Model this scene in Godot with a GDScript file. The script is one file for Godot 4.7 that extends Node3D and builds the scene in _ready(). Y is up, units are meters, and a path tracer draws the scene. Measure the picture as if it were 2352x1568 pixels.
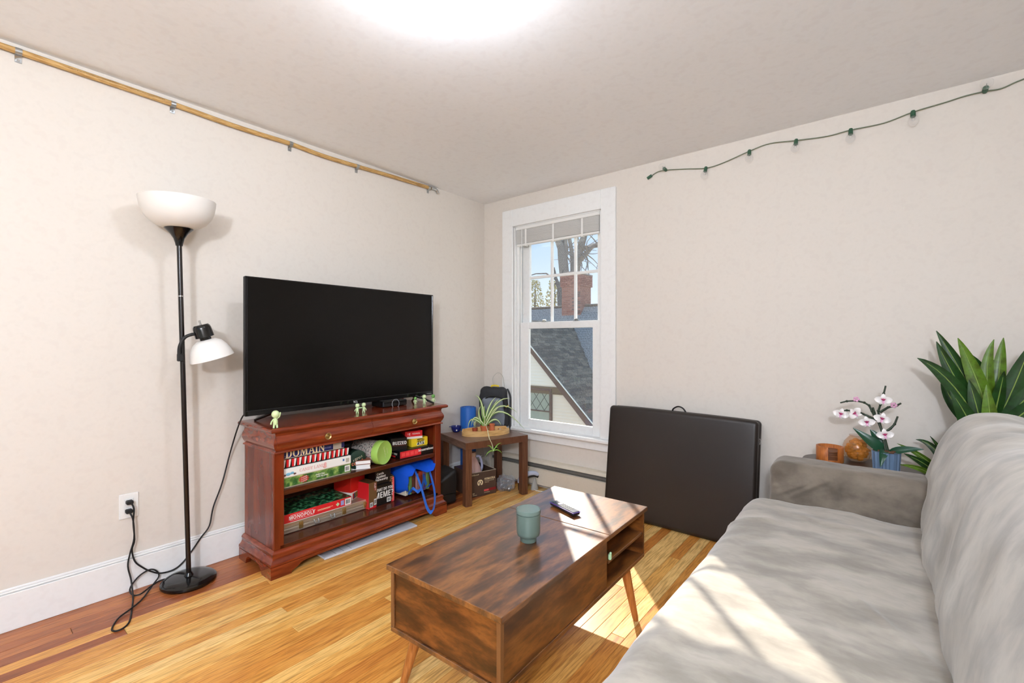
extends Node3D
# A small living room: corner of two walls, one sash window, a media console, coffee table and sofa.
# Metres, y up. The room corner is the origin: the left wall is the plane x = 0, the window wall is z = 0.

var counts := {}
var mats := {}
var rng := RandomNumberGenerator.new()
const CEIL := 2.367
const ROOM_X := 3.5
const ROOM_Z := 4.4

func v(x, y, z) -> Vector3:
	return Vector3(x, y, z)

# ---------------------------------------------------------------- mesh building
class MB:
	var st := SurfaceTool.new()
	var xf := Transform3D.IDENTITY
	var uvs := false
	func _init(t := Transform3D.IDENTITY) -> void:
		st.begin(Mesh.PRIMITIVE_TRIANGLES)
		st.set_smooth_group(-1)
		xf = t
	func flat() -> void:
		st.set_smooth_group(-1)
	func smooth(g := 0) -> void:
		st.set_smooth_group(g)
	func put(p: Vector3) -> void:
		st.add_vertex((xf * p).snapped(Vector3.ONE * 0.00001))
	# corners counter-clockwise as seen from outside
	func tri(a: Vector3, b: Vector3, c: Vector3) -> void:
		put(a); put(c); put(b)
	func quad(a: Vector3, b: Vector3, c: Vector3, d: Vector3) -> void:
		tri(a, b, c); tri(a, c, d)
	# convex face turned away from the point o
	func face(pts: Array, o: Vector3) -> void:
		var n: Vector3 = (pts[1] - pts[0]).cross(pts[2] - pts[0])
		var m := Vector3.ZERO
		for p in pts:
			m += p
		m /= pts.size()
		if n.dot(m - o) < 0:
			pts.reverse()
		for i in range(1, pts.size() - 1):
			tri(pts[0], pts[i], pts[i + 1])
	func box(c: Vector3, s: Vector3, b := 0.0) -> void:
		var h := s / 2.0
		b = minf(b, minf(h.x, minf(h.y, h.z)) * 0.9)
		var g := func(sx: int, sy: int, sz: int, ax: int) -> Vector3:
			return c + Vector3(sx * (h.x - (0.0 if ax == 0 else b)), sy * (h.y - (0.0 if ax == 1 else b)), sz * (h.z - (0.0 if ax == 2 else b)))
		for s1 in [-1, 1]:
			face([g.call(s1, -1, -1, 0), g.call(s1, 1, -1, 0), g.call(s1, 1, 1, 0), g.call(s1, -1, 1, 0)], c)
			face([g.call(-1, s1, -1, 1), g.call(1, s1, -1, 1), g.call(1, s1, 1, 1), g.call(-1, s1, 1, 1)], c)
			face([g.call(-1, -1, s1, 2), g.call(1, -1, s1, 2), g.call(1, 1, s1, 2), g.call(-1, 1, s1, 2)], c)
		if b <= 0.0:
			return
		for s1 in [-1, 1]:
			for s2 in [-1, 1]:
				face([g.call(s1, s2, -1, 0), g.call(s1, s2, 1, 0), g.call(s1, s2, 1, 1), g.call(s1, s2, -1, 1)], c)
				face([g.call(s1, -1, s2, 0), g.call(s1, 1, s2, 0), g.call(s1, 1, s2, 2), g.call(s1, -1, s2, 2)], c)
				face([g.call(-1, s1, s2, 1), g.call(1, s1, s2, 1), g.call(1, s1, s2, 2), g.call(-1, s1, s2, 2)], c)
				for s3 in [-1, 1]:
					face([g.call(s1, s2, s3, 0), g.call(s1, s2, s3, 1), g.call(s1, s2, s3, 2)], c)
	# box between two opposite corners
	func bx(a: Vector3, c: Vector3, b := 0.0) -> void:
		box((a + c) / 2.0, (c - a).abs(), b)
	func ring(c: Vector3, u: Vector3, w: Vector3, r: float, n: int) -> Array:
		var o := []
		for i in n:
			var a := TAU * i / n
			o.append(c + u * cos(a) * r + w * sin(a) * r)
		return o
	# round rod through points; rad is a number or an array
	func tube(pts: Array, rad, n := 8, caps := true, squash := 1.0) -> void:
		var rings := []
		var up := Vector3.UP
		var d0: Vector3 = (pts[1] - pts[0]).normalized()
		if absf(d0.dot(up)) > 0.9:
			up = Vector3.RIGHT
		for i in pts.size():
			var d: Vector3 = (pts[mini(i + 1, pts.size() - 1)] - pts[maxi(i - 1, 0)]).normalized()
			var u := (up - d * up.dot(d)).normalized()
			up = u
			var w := d.cross(u)
			rings.append(ring(pts[i], u * squash, w, rad[i] if rad is Array else float(rad), n))
		smooth(1)
		for i in rings.size() - 1:
			for k in n:
				var k2 := (k + 1) % n
				quad(rings[i][k], rings[i][k2], rings[i + 1][k2], rings[i + 1][k])
		flat()
		if caps:
			var a: Array = rings[0].duplicate()
			a.reverse()
			for i in range(1, n - 1):
				tri(a[0], a[i], a[i + 1])
			var e: Array = rings[-1]
			for i in range(1, n - 1):
				tri(e[0], e[i], e[i + 1])
	# profile of (radius, height) turned round y at o; runs upwards on the outside
	func lathe(prof: Array, n := 24, o := Vector3.ZERO, sx := 1.0, sz := 1.0) -> void:
		var g := 20
		for i in prof.size() - 1:
			var p: Vector2 = prof[i]
			var q: Vector2 = prof[i + 1]
			if i > 0 and absf((q - p).angle_to(p - prof[i - 1])) > 0.7:
				g += 1
			smooth(g)
			for k in n:
				var a := TAU * k / n
				var b := TAU * ((k + 1) % n) / n
				var pa := o + Vector3(cos(a) * p.x * sx, p.y, -sin(a) * p.x * sz)
				var pb := o + Vector3(cos(b) * p.x * sx, p.y, -sin(b) * p.x * sz)
				var qa := o + Vector3(cos(a) * q.x * sx, q.y, -sin(a) * q.x * sz)
				var qb := o + Vector3(cos(b) * q.x * sx, q.y, -sin(b) * q.x * sz)
				if p.x > 0.00001:
					tri(pa, pb, qb)
				if q.x > 0.00001:
					tri(pa, qb, qa)
		flat()
	func ball(c: Vector3, r: Vector3, n := 14) -> void:
		var old := xf
		xf = xf * Transform3D(Basis.from_scale(r), c)
		var prof := []
		for i in n / 2 + 1:
			var a := -PI / 2 + PI * i / (n / 2)
			prof.append(Vector2(maxf(cos(a), 0.0) if i > 0 and i < n / 2 else 0.0, sin(a)))
		lathe(prof, n)
		xf = old
	# polygon in x, y pushed from z0 to z1
	func prism(poly: PackedVector2Array, z0: float, z1: float, soft := false) -> void:
		if Geometry2D.is_polygon_clockwise(poly):
			poly.reverse()
		var t := Geometry2D.triangulate_polygon(poly)
		for i in range(0, t.size(), 3):
			var a := poly[t[i]]
			var b := poly[t[i + 1]]
			var c := poly[t[i + 2]]
			if (b - a).cross(c - a) < 0:
				var s := b
				b = c
				c = s
			tri(Vector3(a.x, a.y, z1), Vector3(b.x, b.y, z1), Vector3(c.x, c.y, z1))
			tri(Vector3(a.x, a.y, z0), Vector3(c.x, c.y, z0), Vector3(b.x, b.y, z0))
		if soft:
			smooth(3)
		for i in poly.size():
			var a := poly[i]
			var b := poly[(i + 1) % poly.size()]
			quad(Vector3(a.x, a.y, z0), Vector3(b.x, b.y, z0), Vector3(b.x, b.y, z1), Vector3(a.x, a.y, z1))
		flat()
	# a moulding that runs round three sides and the back of a rectangle; prof: (offset, height) upwards
	func moulding(hx: float, zf: float, zb: float, prof: Array) -> void:
		for i in prof.size() - 1:
			var p: Vector2 = prof[i]
			var q: Vector2 = prof[i + 1]
			var r := func(m: Vector2) -> Array:
				return [Vector3(-hx - m.x, m.y, zb), Vector3(-hx - m.x, m.y, zf + m.x), Vector3(hx + m.x, m.y, zf + m.x), Vector3(hx + m.x, m.y, zb)]
			var a: Array = r.call(p)
			var b: Array = r.call(q)
			for k in 4:
				smooth(10 + k)
				quad(a[k], a[(k + 1) % 4], b[(k + 1) % 4], b[k])
		flat()
		var lo: Vector2 = prof[0]
		var hi: Vector2 = prof[-1]
		quad(Vector3(-hx - lo.x, lo.y, zb), Vector3(hx + lo.x, lo.y, zb), Vector3(hx + lo.x, lo.y, zf + lo.x), Vector3(-hx - lo.x, lo.y, zf + lo.x))
		quad(Vector3(-hx - hi.x, hi.y, zf + hi.x), Vector3(hx + hi.x, hi.y, zf + hi.x), Vector3(hx + hi.x, hi.y, zb), Vector3(-hx - hi.x, hi.y, zb))
	func stops(h: float, r: float, step: float) -> Array:
		var o := []
		for i in range(4, -1, -1):
			o.append(-(h - r) - r * tan(PI / 4 * i / 4.0))
		var n := maxi(1, int(ceil(2.0 * (h - r) / step)))
		for i in range(1, n):
			o.append(-(h - r) + 2.0 * (h - r) * i / n)
		for i in 5:
			o.append((h - r) + r * tan(PI / 4 * i / 4.0))
		return o
	# cushion: a box with round edges, cut fine, each point moved by bend(point, normal)
	func soft(c: Vector3, s: Vector3, r: float, step: float, bend = null, facets := false) -> void:
		var h := s / 2.0
		r = minf(r, minf(h.x, minf(h.y, h.z)) * 0.98)
		var l := [stops(h.x, r, step), stops(h.y, r, step), stops(h.z, r, step)]
		if not facets:
			smooth(4)
		for ax in 3:
			var a := (ax + 1) % 3
			var b := (ax + 2) % 3
			for sg in [-1.0, 1.0]:
				var rows := []
				for i in l[a].size():
					var row := []
					for k in l[b].size():
						var p := Vector3.ZERO
						p[ax] = sg * h[ax]
						p[a] = l[a][i]
						p[b] = l[b][k]
						var inner := p.clamp(-h + Vector3.ONE * r, h - Vector3.ONE * r)
						var d := (p - inner).normalized()
						var q := c + inner + d * r
						row.append(bend.call(q, d) if bend != null else q)
					rows.append(row)
				for i in l[a].size() - 1:
					for k in l[b].size() - 1:
						if sg > 0:
							quad(rows[i][k], rows[i + 1][k], rows[i + 1][k + 1], rows[i][k + 1])
						else:
							quad(rows[i][k], rows[i][k + 1], rows[i + 1][k + 1], rows[i + 1][k])
		flat()
	# rows of points joined to a surface
	func net(rows: Array, closed := false) -> void:
		smooth(5)
		for i in rows.size() - 1:
			var n: int = rows[i].size()
			for k in (n if closed else n - 1):
				quad(rows[i][k], rows[i][(k + 1) % n], rows[i + 1][(k + 1) % n], rows[i + 1][k])
		flat()
	# a blade bent along base - mid - tip, folded along its rib, with a little thickness
	func blade(a: Vector3, m: Vector3, t: Vector3, w: float, facing: Vector3, fold := 0.25, blunt := 0.6, segs := 10) -> void:
		var c := m * 2.0 - (a + t) / 2.0
		var top := []
		var under := []
		for i in segs + 1:
			var k := float(i) / segs
			var p := a * (1 - k) * (1 - k) + c * 2 * k * (1 - k) + t * k * k
			var d := ((c - a) * (1 - k) + (t - c) * k).normalized()
			var side := d.cross(facing).normalized()
			var n := side.cross(d).normalized()
			var hw := w * 0.5 * pow(maxf(sin(PI * pow(0.06 + 0.93 * k, blunt)), 0.0), 0.8)
			top.append([p - side * hw + n * hw * fold, p - side * hw * 0.5 + n * hw * fold * 0.35, p, p + side * hw * 0.5 + n * hw * fold * 0.35, p + side * hw + n * hw * fold])
			var u := []
			for q in top[-1]:
				u.append(q - n * 0.0006)
			u.reverse()
			under.append(u)
		net(top)
		net(under)
	func mesh() -> ArrayMesh:
		st.generate_normals()
		return st.commit()

# ---------------------------------------------------------------- naming and placing
func numbered(called: String) -> String:
	if not counts.has(called):
		counts[called] = 0
		return called
	counts[called] += 1
	return "%s_%03d" % [called, counts[called]]

func tag(o: Node3D, label: String, category: String, group := "", kind := "") -> Node3D:
	o.set_meta("label", label)
	o.set_meta("category", category)
	if group:
		o.set_meta("group", group)
	if kind:
		o.set_meta("kind", kind)
	return o

func thing(called: String, label: String, category: String, at := Vector3.ZERO, turn := 0.0, group := "", kind := "") -> Node3D:
	var o := Node3D.new()
	o.name = numbered(called)
	add_child(o)
	o.position = at
	o.rotation.y = turn
	tag(o, label, category, group, kind)
	return o

func part(called: String, m, material: Material, parent: Node3D, label := "") -> MeshInstance3D:
	var o := MeshInstance3D.new()
	o.name = called
	o.mesh = m.mesh() if m is MB else m
	o.material_override = null
	for i in o.mesh.get_surface_count():
		o.set_surface_override_material(i, material)
	o.cast_shadow = GeometryInstance3D.SHADOW_CASTING_SETTING_ON
	if label:
		o.set_meta("label", label)
	parent.add_child(o, true)
	return o

func solo(called: String, m, material: Material, label: String, category: String, group := "", kind := "") -> MeshInstance3D:
	var o := part(numbered(called), m, material, self)
	tag(o, label, category, group, kind)
	return o

# a mesh builder that takes world positions for the children of t
func inside(t: Node3D) -> MB:
	return MB.new(t.transform.affine_inverse())

func boxpart(called: String, c: Vector3, s: Vector3, b: float, material: Material, parent: Node3D, label := "") -> MeshInstance3D:
	var m := MB.new()
	m.box(c, s, b)
	return part(called, m, material, parent, label)

func lettering(parent: Node3D, words: String, height: float, at: Vector3, material: Material, face := "Droid Sans", turn := Basis(), weight := 700, squeeze := 1.0, deep := 0.0008) -> void:
	var f := SystemFont.new()
	f.font_names = PackedStringArray([face])
	f.font_weight = weight
	var t := TextMesh.new()
	t.font = f
	t.text = words
	t.font_size = 40
	t.pixel_size = height / 29.0
	t.depth = deep
	t.curve_step = 2.0
	var o := MeshInstance3D.new()
	o.name = "lettering"
	o.mesh = t
	t.material = material
	o.transform = Transform3D(turn * Basis.from_scale(Vector3(squeeze, 1, 1)), at)
	parent.add_child(o, true)

# print too small to read: a row of little strokes
func scribble(parent: Node3D, at: Vector3, wide: float, high: float, material: Material, turn: Basis) -> void:
	var m := MB.new(Transform3D(turn, at))
	var r := RandomNumberGenerator.new()
	r.seed = int(wide * 10000.0)
	var x := -wide / 2
	while x < wide / 2 - high * 0.2:
		var w := high * r.randf_range(0.25, 0.6)
		var lo := -high / 2 * r.randf_range(0.7, 1.0)
		var hi := high / 2 * r.randf_range(0.5, 1.0)
		m.bx(v(x, lo, 0), v(x + w * 0.3, hi, 0.0005))
		if r.randf() < 0.6:
			m.bx(v(x, hi - high * 0.2, 0), v(x + w, hi, 0.0005))
		if r.randf() < 0.6:
			m.bx(v(x, lo, 0), v(x + w, lo + high * 0.2, 0.0005))
		x += w + high * 0.14
	part("small_print", m, material, parent)

# ---------------------------------------------------------------- materials
func col(r, g, b, a := 1.0) -> Color:
	return Color(r / 255.0, g / 255.0, b / 255.0, a)

func mat(called: String, c: Color, rough := 0.6, metal := 0.0) -> StandardMaterial3D:
	if mats.has(called):
		return mats[called]
	var m := StandardMaterial3D.new()
	m.resource_name = called
	m.albedo_color = c
	m.roughness = rough
	m.metallic = metal
	mats[called] = m
	return m

func noise_tex(freq: float, cols: Array, at: Array, seed_: int, size := 512, oct := 4, warp := 0.0, kind := FastNoiseLite.TYPE_SIMPLEX_SMOOTH, fractal := FastNoiseLite.FRACTAL_FBM, gain := 0.5) -> NoiseTexture2D:
	var n := FastNoiseLite.new()
	n.seed = seed_
	n.noise_type = kind
	n.frequency = freq
	n.fractal_type = fractal
	n.fractal_octaves = oct
	n.fractal_gain = gain
	if warp > 0:
		n.domain_warp_enabled = true
		n.domain_warp_amplitude = warp
		n.domain_warp_frequency = freq
	var g := Gradient.new()
	g.offsets = PackedFloat32Array(at)
	g.colors = PackedColorArray(cols)
	var t := NoiseTexture2D.new()
	t.width = size
	t.height = size
	t.seamless = true
	t.noise = n
	t.color_ramp = g
	return t

func grained(called: String, c: Color, tex: Texture2D, scale_: Vector3, rough: float, shift := Vector3.ZERO) -> StandardMaterial3D:
	if mats.has(called):
		return mats[called]
	var m := mat(called, c, rough)
	m.albedo_texture = tex
	m.uv1_triplanar = true
	m.uv1_world_triplanar = true
	m.uv1_scale = scale_
	m.uv1_offset = shift
	m.uv1_triplanar_sharpness = 8.0
	return m

func _ready() -> void:
	rng.seed = 7
	# ------------------------------------------------------------ camera
	var cam := Camera3D.new()
	cam.name = "camera"
	cam.projection = Camera3D.PROJECTION_PERSPECTIVE
	cam.fov = rad_to_deg(2.0 * atan(784.0 / 1060.0))
	cam.near = 0.05
	cam.far = 400.0
	add_child(cam)
	cam.position = v(2.743, 1.16, 3.017)
	cam.rotation.y = deg_to_rad(38.85)
	cam.current = true
	# ------------------------------------------------------------ sky, sun, exposure
	var env := Environment.new()
	var sky := Sky.new()
	var sm := ProceduralSkyMaterial.new()
	sm.sky_top_color = col(104, 162, 212)
	sm.sky_horizon_color = col(225, 232, 238)
	sm.sky_curve = 0.16
	sm.ground_bottom_color = col(120, 116, 108)
	sm.ground_horizon_color = col(190, 192, 190)
	sm.sky_energy_multiplier = 1.12
	sm.ground_energy_multiplier = 0.8
	sky.sky_material = sm
	env.background_mode = Environment.BG_SKY
	env.sky = sky
	env.tonemap_mode = Environment.TONE_MAPPER_LINEAR
	env.tonemap_exposure = 1.19
	env.sdfgi_enabled = true
	env.ssao_enabled = true
	env.ssil_enabled = true
	var we := WorldEnvironment.new()
	we.name = "environment"
	we.environment = env
	add_child(we)
	var sun := DirectionalLight3D.new()
	sun.name = "sun"
	sun.light_color = col(255, 246, 230)
	sun.light_energy = 2.7
	sun.light_angular_distance = 0.6
	sun.shadow_enabled = true
	sun.sky_mode = DirectionalLight3D.SKY_MODE_LIGHT_ONLY
	add_child(sun)
	# travels into the room: 31 degrees high, 40 degrees off the window's axis
	sun.look_at_from_position(Vector3.ZERO, v(sin(deg_to_rad(40)) * cos(deg_to_rad(31)), -sin(deg_to_rad(31)), cos(deg_to_rad(40)) * cos(deg_to_rad(31))))
	make_materials()
	room_shell()
	window_and_blind()
	added_back_window()
	heater()
	ceiling_light(v(1.666, CEIL, 2.036), "round frosted flush ceiling light at the top edge, switched on", 0.8)
	neighbourhood()
	console()
	television()
	games()
	floor_lamp(v(0.135, 0, 2.262), "black torchiere floor lamp with white bowl shade and reading arm")
	floor_lamp(v(3.05, 0, 4.05), "added black torchiere floor lamp behind the viewer, lit as fill light", 3.7)  # added, unseen lamp that fills the room with even light
	wall_bits()
	coffee_table()
	sofa()
	folded_table()
	end_table_group()
	big_plant()
	side_table_group()

var fine_grain: Texture2D
var broad_grain: Texture2D
var rustic: Texture2D
var velvet_tex: Texture2D
var mottle: Texture2D
var scratch: Texture2D

func make_materials() -> void:
	fine_grain = noise_tex(0.012, [Color(0.70, 0.62, 0.52), Color(0.90, 0.86, 0.80), Color(1, 1, 1), Color(0.84, 0.77, 0.68)], [0.0, 0.4, 0.62, 1.0], 3, 512, 5, 12.0)
	broad_grain = noise_tex(0.009, [Color(0.74, 0.66, 0.60), Color(0.90, 0.86, 0.83), Color(1, 1, 1)], [0.15, 0.5, 0.85], 11, 512, 5, 20.0)
	rustic = noise_tex(0.008, [col(52, 29, 14), col(84, 48, 22), col(112, 67, 30), col(140, 88, 40), col(100, 58, 26)], [0.12, 0.38, 0.54, 0.74, 0.95], 21, 1024, 6, 12.0, FastNoiseLite.TYPE_SIMPLEX_SMOOTH, FastNoiseLite.FRACTAL_FBM, 0.66)
	velvet_tex = noise_tex(0.006, [col(128, 122, 113), col(146, 140, 131), col(164, 158, 148), col(176, 170, 160), col(156, 150, 140)], [0.08, 0.34, 0.54, 0.74, 0.95], 31, 1024, 6, 26.0, FastNoiseLite.TYPE_SIMPLEX_SMOOTH, FastNoiseLite.FRACTAL_FBM, 0.6)
	mottle = noise_tex(0.03, [Color(0.985, 0.984, 0.982), Color(1, 1, 1), Color(0.99, 0.99, 0.988)], [0.2, 0.5, 0.9], 41, 256, 4)
	scratch = scratches()
	var paint := grained("wall_paint", col(222, 214, 204), mottle, v(2.5, 2.5, 2.5), 0.62)
	paint.metallic_specular = 0.35
	grained("ceiling_paint", col(249, 249, 250), mottle, v(2.0, 2.0, 2.0), 0.8)
	grained("white_gloss", col(240, 240, 238), mottle, v(2.2, 2.2, 2.2), 0.35)
	mat("white_plastic", col(236, 235, 231), 0.35)
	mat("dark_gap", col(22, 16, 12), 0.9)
	mat("black_gloss", col(14, 13, 13), 0.12)
	mat("black_matte", col(20, 19, 19), 0.6)
	mat("chrome", col(200, 200, 200), 0.2, 1.0)
	mat("zinc", col(176, 178, 178), 0.35, 0.9)
	mat("brass", col(186, 160, 104), 0.3, 0.9)
	var wood := grained("mahogany", col(138, 56, 26), broad_grain, v(2.6, 7.0, 0.8), 0.2)
	wood.clearcoat_enabled = true
	wood.clearcoat = 0.4
	wood.clearcoat_roughness = 0.12
	grained("mahogany_upright", col(128, 52, 25), broad_grain, v(1.6, 0.25, 1.6), 0.22)
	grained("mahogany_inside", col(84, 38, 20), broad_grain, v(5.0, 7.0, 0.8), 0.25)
	grained("rustic_wood", col(255, 255, 255), rustic, v(1.5, 1.3, 0.34), 0.24)
	var rw: StandardMaterial3D = mats.rustic_wood
	rw.roughness = 0.3
	rw.metallic_specular = 0.75
	rw.clearcoat_enabled = true
	rw.clearcoat = 0.35
	rw.clearcoat_roughness = 0.22
	grained("rustic_end", col(236, 226, 216), rustic, v(0.42, 1.4, 1.4), 0.30)
	grained("beech_leg", col(188, 122, 62), fine_grain, v(14.0, 1.5, 14.0), 0.35)
	grained("walnut", col(112, 74, 52), broad_grain, v(14.0, 1.1, 14.0), 0.4)
	grained("walnut_top", col(128, 100, 84), broad_grain, v(1.6, 14.0, 14.0), 0.35)
	var velvet := grained("velvet", col(250, 246, 240), velvet_tex, v(0.40, 0.5, 0.85), 0.85)
	velvet.rim_enabled = true
	velvet.rim = 0.9
	velvet.rim_tint = 0.5
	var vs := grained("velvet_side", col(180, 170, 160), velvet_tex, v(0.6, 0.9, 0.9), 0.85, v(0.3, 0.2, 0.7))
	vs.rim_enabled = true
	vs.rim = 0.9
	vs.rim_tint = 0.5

# short pale scuffs and long hair scratches on a clear ground
func scratches() -> ImageTexture:
	var im := Image.create(1024, 1024, false, Image.FORMAT_RGBA8)
	im.fill(Color(0.86, 0.70, 0.48, 0.0))
	var r := RandomNumberGenerator.new()
	r.seed = 5
	for i in 260:
		var p := Vector2(r.randf() * 1024, r.randf() * 1024)
		var a := r.randf() * TAU if r.randf() < 0.45 else PI / 2 + r.randfn(0.0, 0.25)
		var n := int(r.randf_range(8, 70))
		var alpha := r.randf_range(0.10, 0.42)
		for k in n:
			a += r.randfn(0.0, 0.03)
			p += Vector2(cos(a), sin(a))
			if r.randf() < 0.85:
				im.set_pixel(posmod(int(p.x), 1024), posmod(int(p.y), 1024), Color(0.88, 0.74, 0.54, alpha * r.randf_range(0.5, 1.0)))
	for i in 26:
		var c := Vector2(r.randf() * 1024, r.randf() * 1024)
		for k in 150:
			var q := c + Vector2(r.randfn(0, 22), r.randfn(0, 44))
			im.set_pixel(posmod(int(q.x), 1024), posmod(int(q.y), 1024), Color(0.90, 0.78, 0.58, r.randf_range(0.1, 0.35)))
	return ImageTexture.create_from_image(im)

# ---------------------------------------------------------------- the room
func struct_box(called: String, a: Vector3, b: Vector3, m: Material, label: String, category: String) -> void:
	var mb := MB.new()
	mb.bx(a, b)
	var o := part(called, mb, m, self)
	tag(o, label, category, "", "structure")

func room_shell() -> void:
	var paint: Material = mats.wall_paint
	struct_box("wall_left", v(-0.14, -0.2, -0.2), v(0, CEIL + 0.1, ROOM_Z + 0.14), paint, "smooth cream painted wall behind the television", "wall")
	struct_box("wall_right", v(ROOM_X, -0.2, -0.2), v(ROOM_X + 0.14, CEIL + 0.1, ROOM_Z + 0.14), paint, "cream painted wall behind the sofa", "wall")
	var wb := MB.new()
	wb.bx(v(-0.14, -0.2, ROOM_Z), v(0.45, CEIL + 0.1, ROOM_Z + 0.14))
	wb.bx(v(3.15, -0.2, ROOM_Z), v(ROOM_X + 0.14, CEIL + 0.1, ROOM_Z + 0.14))
	wb.bx(v(0.45, -0.2, ROOM_Z), v(3.15, 0.62, ROOM_Z + 0.14))
	wb.bx(v(0.45, 2.20, ROOM_Z), v(3.15, CEIL + 0.1, ROOM_Z + 0.14))
	tag(part("wall_back", wb, paint, self), "cream painted wall with an added wide window opposite the sash window", "wall", "", "structure")
	var m := MB.new()
	m.bx(v(0, -0.2, -0.18), v(0.335, CEIL + 0.1, 0))
	m.bx(v(1.145, -0.2, -0.18), v(ROOM_X, CEIL + 0.1, 0))
	m.bx(v(0.335, -0.2, -0.18), v(1.145, 0.43, 0))
	m.bx(v(0.335, 2.13, -0.18), v(1.145, CEIL + 0.1, 0))
	tag(part("wall_front", m, paint, self), "cream painted wall with the sash window", "wall", "", "structure")
	struct_box("ceiling", v(-0.14, CEIL, -0.2), v(ROOM_X + 0.14, CEIL + 0.12, ROOM_Z + 0.14), mats.ceiling_paint, "flat white painted ceiling", "ceiling")
	# outer face of the house, unseen, enlarged to bounce sunlight onto the neighbour
	var fm := MB.new()
	fm.bx(v(-5, -5, -0.24), v(0.30, 5.5, -0.181))
	fm.bx(v(1.18, -5, -0.24), v(8, 5.5, -0.181))
	fm.bx(v(0.30, -5, -0.24), v(1.18, 0.40, -0.181))
	fm.bx(v(0.30, 2.16, -0.24), v(1.18, 5.5, -0.181))
	tag(part("wall_outside", fm, mat("outside_white", col(228, 226, 220), 0.7), self), "unseen pale outer wall of this house, enlarged to bounce sunlight", "wall", "", "structure")
	# floor: dark subfloor and strip boards, each a piece
	var f := thing("floor", "worn honey coloured strip wood floor with scratches", "floor", Vector3.ZERO, 0.0, "", "structure")
	boxpart("subfloor", v(ROOM_X / 2, -0.12, ROOM_Z / 2), v(ROOM_X, 0.2, ROOM_Z), 0.0, mats.dark_gap, f)
	var tones := [col(236, 182, 100), col(226, 164, 82), col(242, 196, 118), col(214, 146, 68), col(232, 172, 90), col(204, 134, 62), col(246, 206, 134), col(220, 156, 76)]
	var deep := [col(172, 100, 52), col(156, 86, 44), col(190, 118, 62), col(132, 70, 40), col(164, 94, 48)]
	var golden := []
	var brown := []
	for i in tones.size() * 2:
		var g := grained("floor_board_%d" % i, tones[i % tones.size()], fine_grain, v(11.0, 1.0, 0.8), 0.3, v(0.37 * i, 0, 0.61 * i))
		g.detail_enabled = true
		g.detail_albedo = scratch
		g.detail_blend_mode = BaseMaterial3D.BLEND_MODE_MIX
		g.detail_uv_layer = BaseMaterial3D.DETAIL_UV_2
		g.uv2_triplanar = true
		g.uv2_world_triplanar = true
		g.uv2_scale = v(1.0, 1.0, 1.0) if i < tones.size() else v(0.83, 1.0, 0.83)
		golden.append(g)
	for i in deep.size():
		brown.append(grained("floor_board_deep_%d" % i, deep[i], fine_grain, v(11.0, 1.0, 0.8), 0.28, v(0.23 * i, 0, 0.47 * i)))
	var w := 0.0574
	var row := 0
	var x := 0.004
	var before := -1
	while x < ROOM_X - 0.01:
		var z := -0.002
		var first := true
		while z < ROOM_Z - 0.01:
			var l := rng.randf_range(0.5, 2.2) if first else rng.randf_range(1.2, 2.6)
			first = false
			if ROOM_Z - z - l < 0.5:
				l = ROOM_Z - z
			var b := MB.new()
			b.box(v(x + w / 2, -0.009 + rng.randf_range(-0.0004, 0.0004), z + l / 2), v(w - 0.0011, 0.018, l - 0.0012), 0.0009)
			var pick: Material
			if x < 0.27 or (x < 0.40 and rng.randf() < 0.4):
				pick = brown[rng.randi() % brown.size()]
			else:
				var k := rng.randi() % golden.size()
				if k % 8 == before:
					k = (k + 3) % golden.size()
				before = k % 8
				pick = golden[k]
			part("floor_board", b, pick, f)
			z += l
		x += w
		row += 1
	# skirting
	var bl := thing("baseboard_left", "white painted wooden skirting board below the left wall", "skirting", v(0, 0, ROOM_Z / 2), 0.0, "", "structure")
	boxpart("board", v(0.009, 0.074, 0.02), v(0.018, 0.148, ROOM_Z - 0.06), 0.002, mats.white_gloss, bl)
	var cap := MB.new()
	cap.bx(v(0, 0.1492, -ROOM_Z / 2 + 0.03), v(0.013, 0.158, ROOM_Z / 2 - 0.01), 0.003)
	cap.bx(v(0, 0.157, -ROOM_Z / 2 + 0.03), v(0.008, 0.168, ROOM_Z / 2 - 0.01), 0.003)
	part("cap", cap, mats.white_gloss, bl)
	var br := thing("baseboard_right", "white painted skirting board below the right wall", "skirting", v(ROOM_X, 0, ROOM_Z / 2), 0.0, "", "structure")
	boxpart("board", v(-0.009, 0.08, 0), v(0.018, 0.16, ROOM_Z - 0.04), 0.002, mats.white_gloss, br)
	var bb := thing("baseboard_back", "white painted skirting board below the back wall", "skirting", v(ROOM_X / 2, 0, ROOM_Z), 0.0, "", "structure")
	boxpart("board", v(0, 0.08, -0.009), v(ROOM_X - 0.05, 0.16, 0.018), 0.002, mats.white_gloss, bb)

# ---------------------------------------------------------------- window
func added_back_window() -> void:  # made-up window, added to let in fill daylight from behind
	var w := thing("window_2", "added wide white three light window behind the viewer for fill daylight", "window", v(1.8, 0.62, ROOM_Z), 0.0, "", "structure")
	var m := inside(w)
	for x in [0.45, 1.35, 2.25, 3.15]:
		m.bx(v(x - 0.04, 0.62, ROOM_Z - 0.02), v(x + 0.04, 2.20, ROOM_Z + 0.12), 0.003)
	m.bx(v(0.41, 0.58, ROOM_Z - 0.03), v(3.19, 0.66, ROOM_Z + 0.12), 0.003)
	m.bx(v(0.41, 2.16, ROOM_Z - 0.02), v(3.19, 2.24, ROOM_Z + 0.12), 0.003)
	part("frame", m, mats.white_gloss, w)
	for i in 3:
		m = inside(w)
		m.bx(v(0.48 + i * 0.9, 0.65, ROOM_Z + 0.06), v(1.32 + i * 0.9, 2.17, ROOM_Z + 0.064))
		part("pane", m, mats.window_glass, w)

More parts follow.
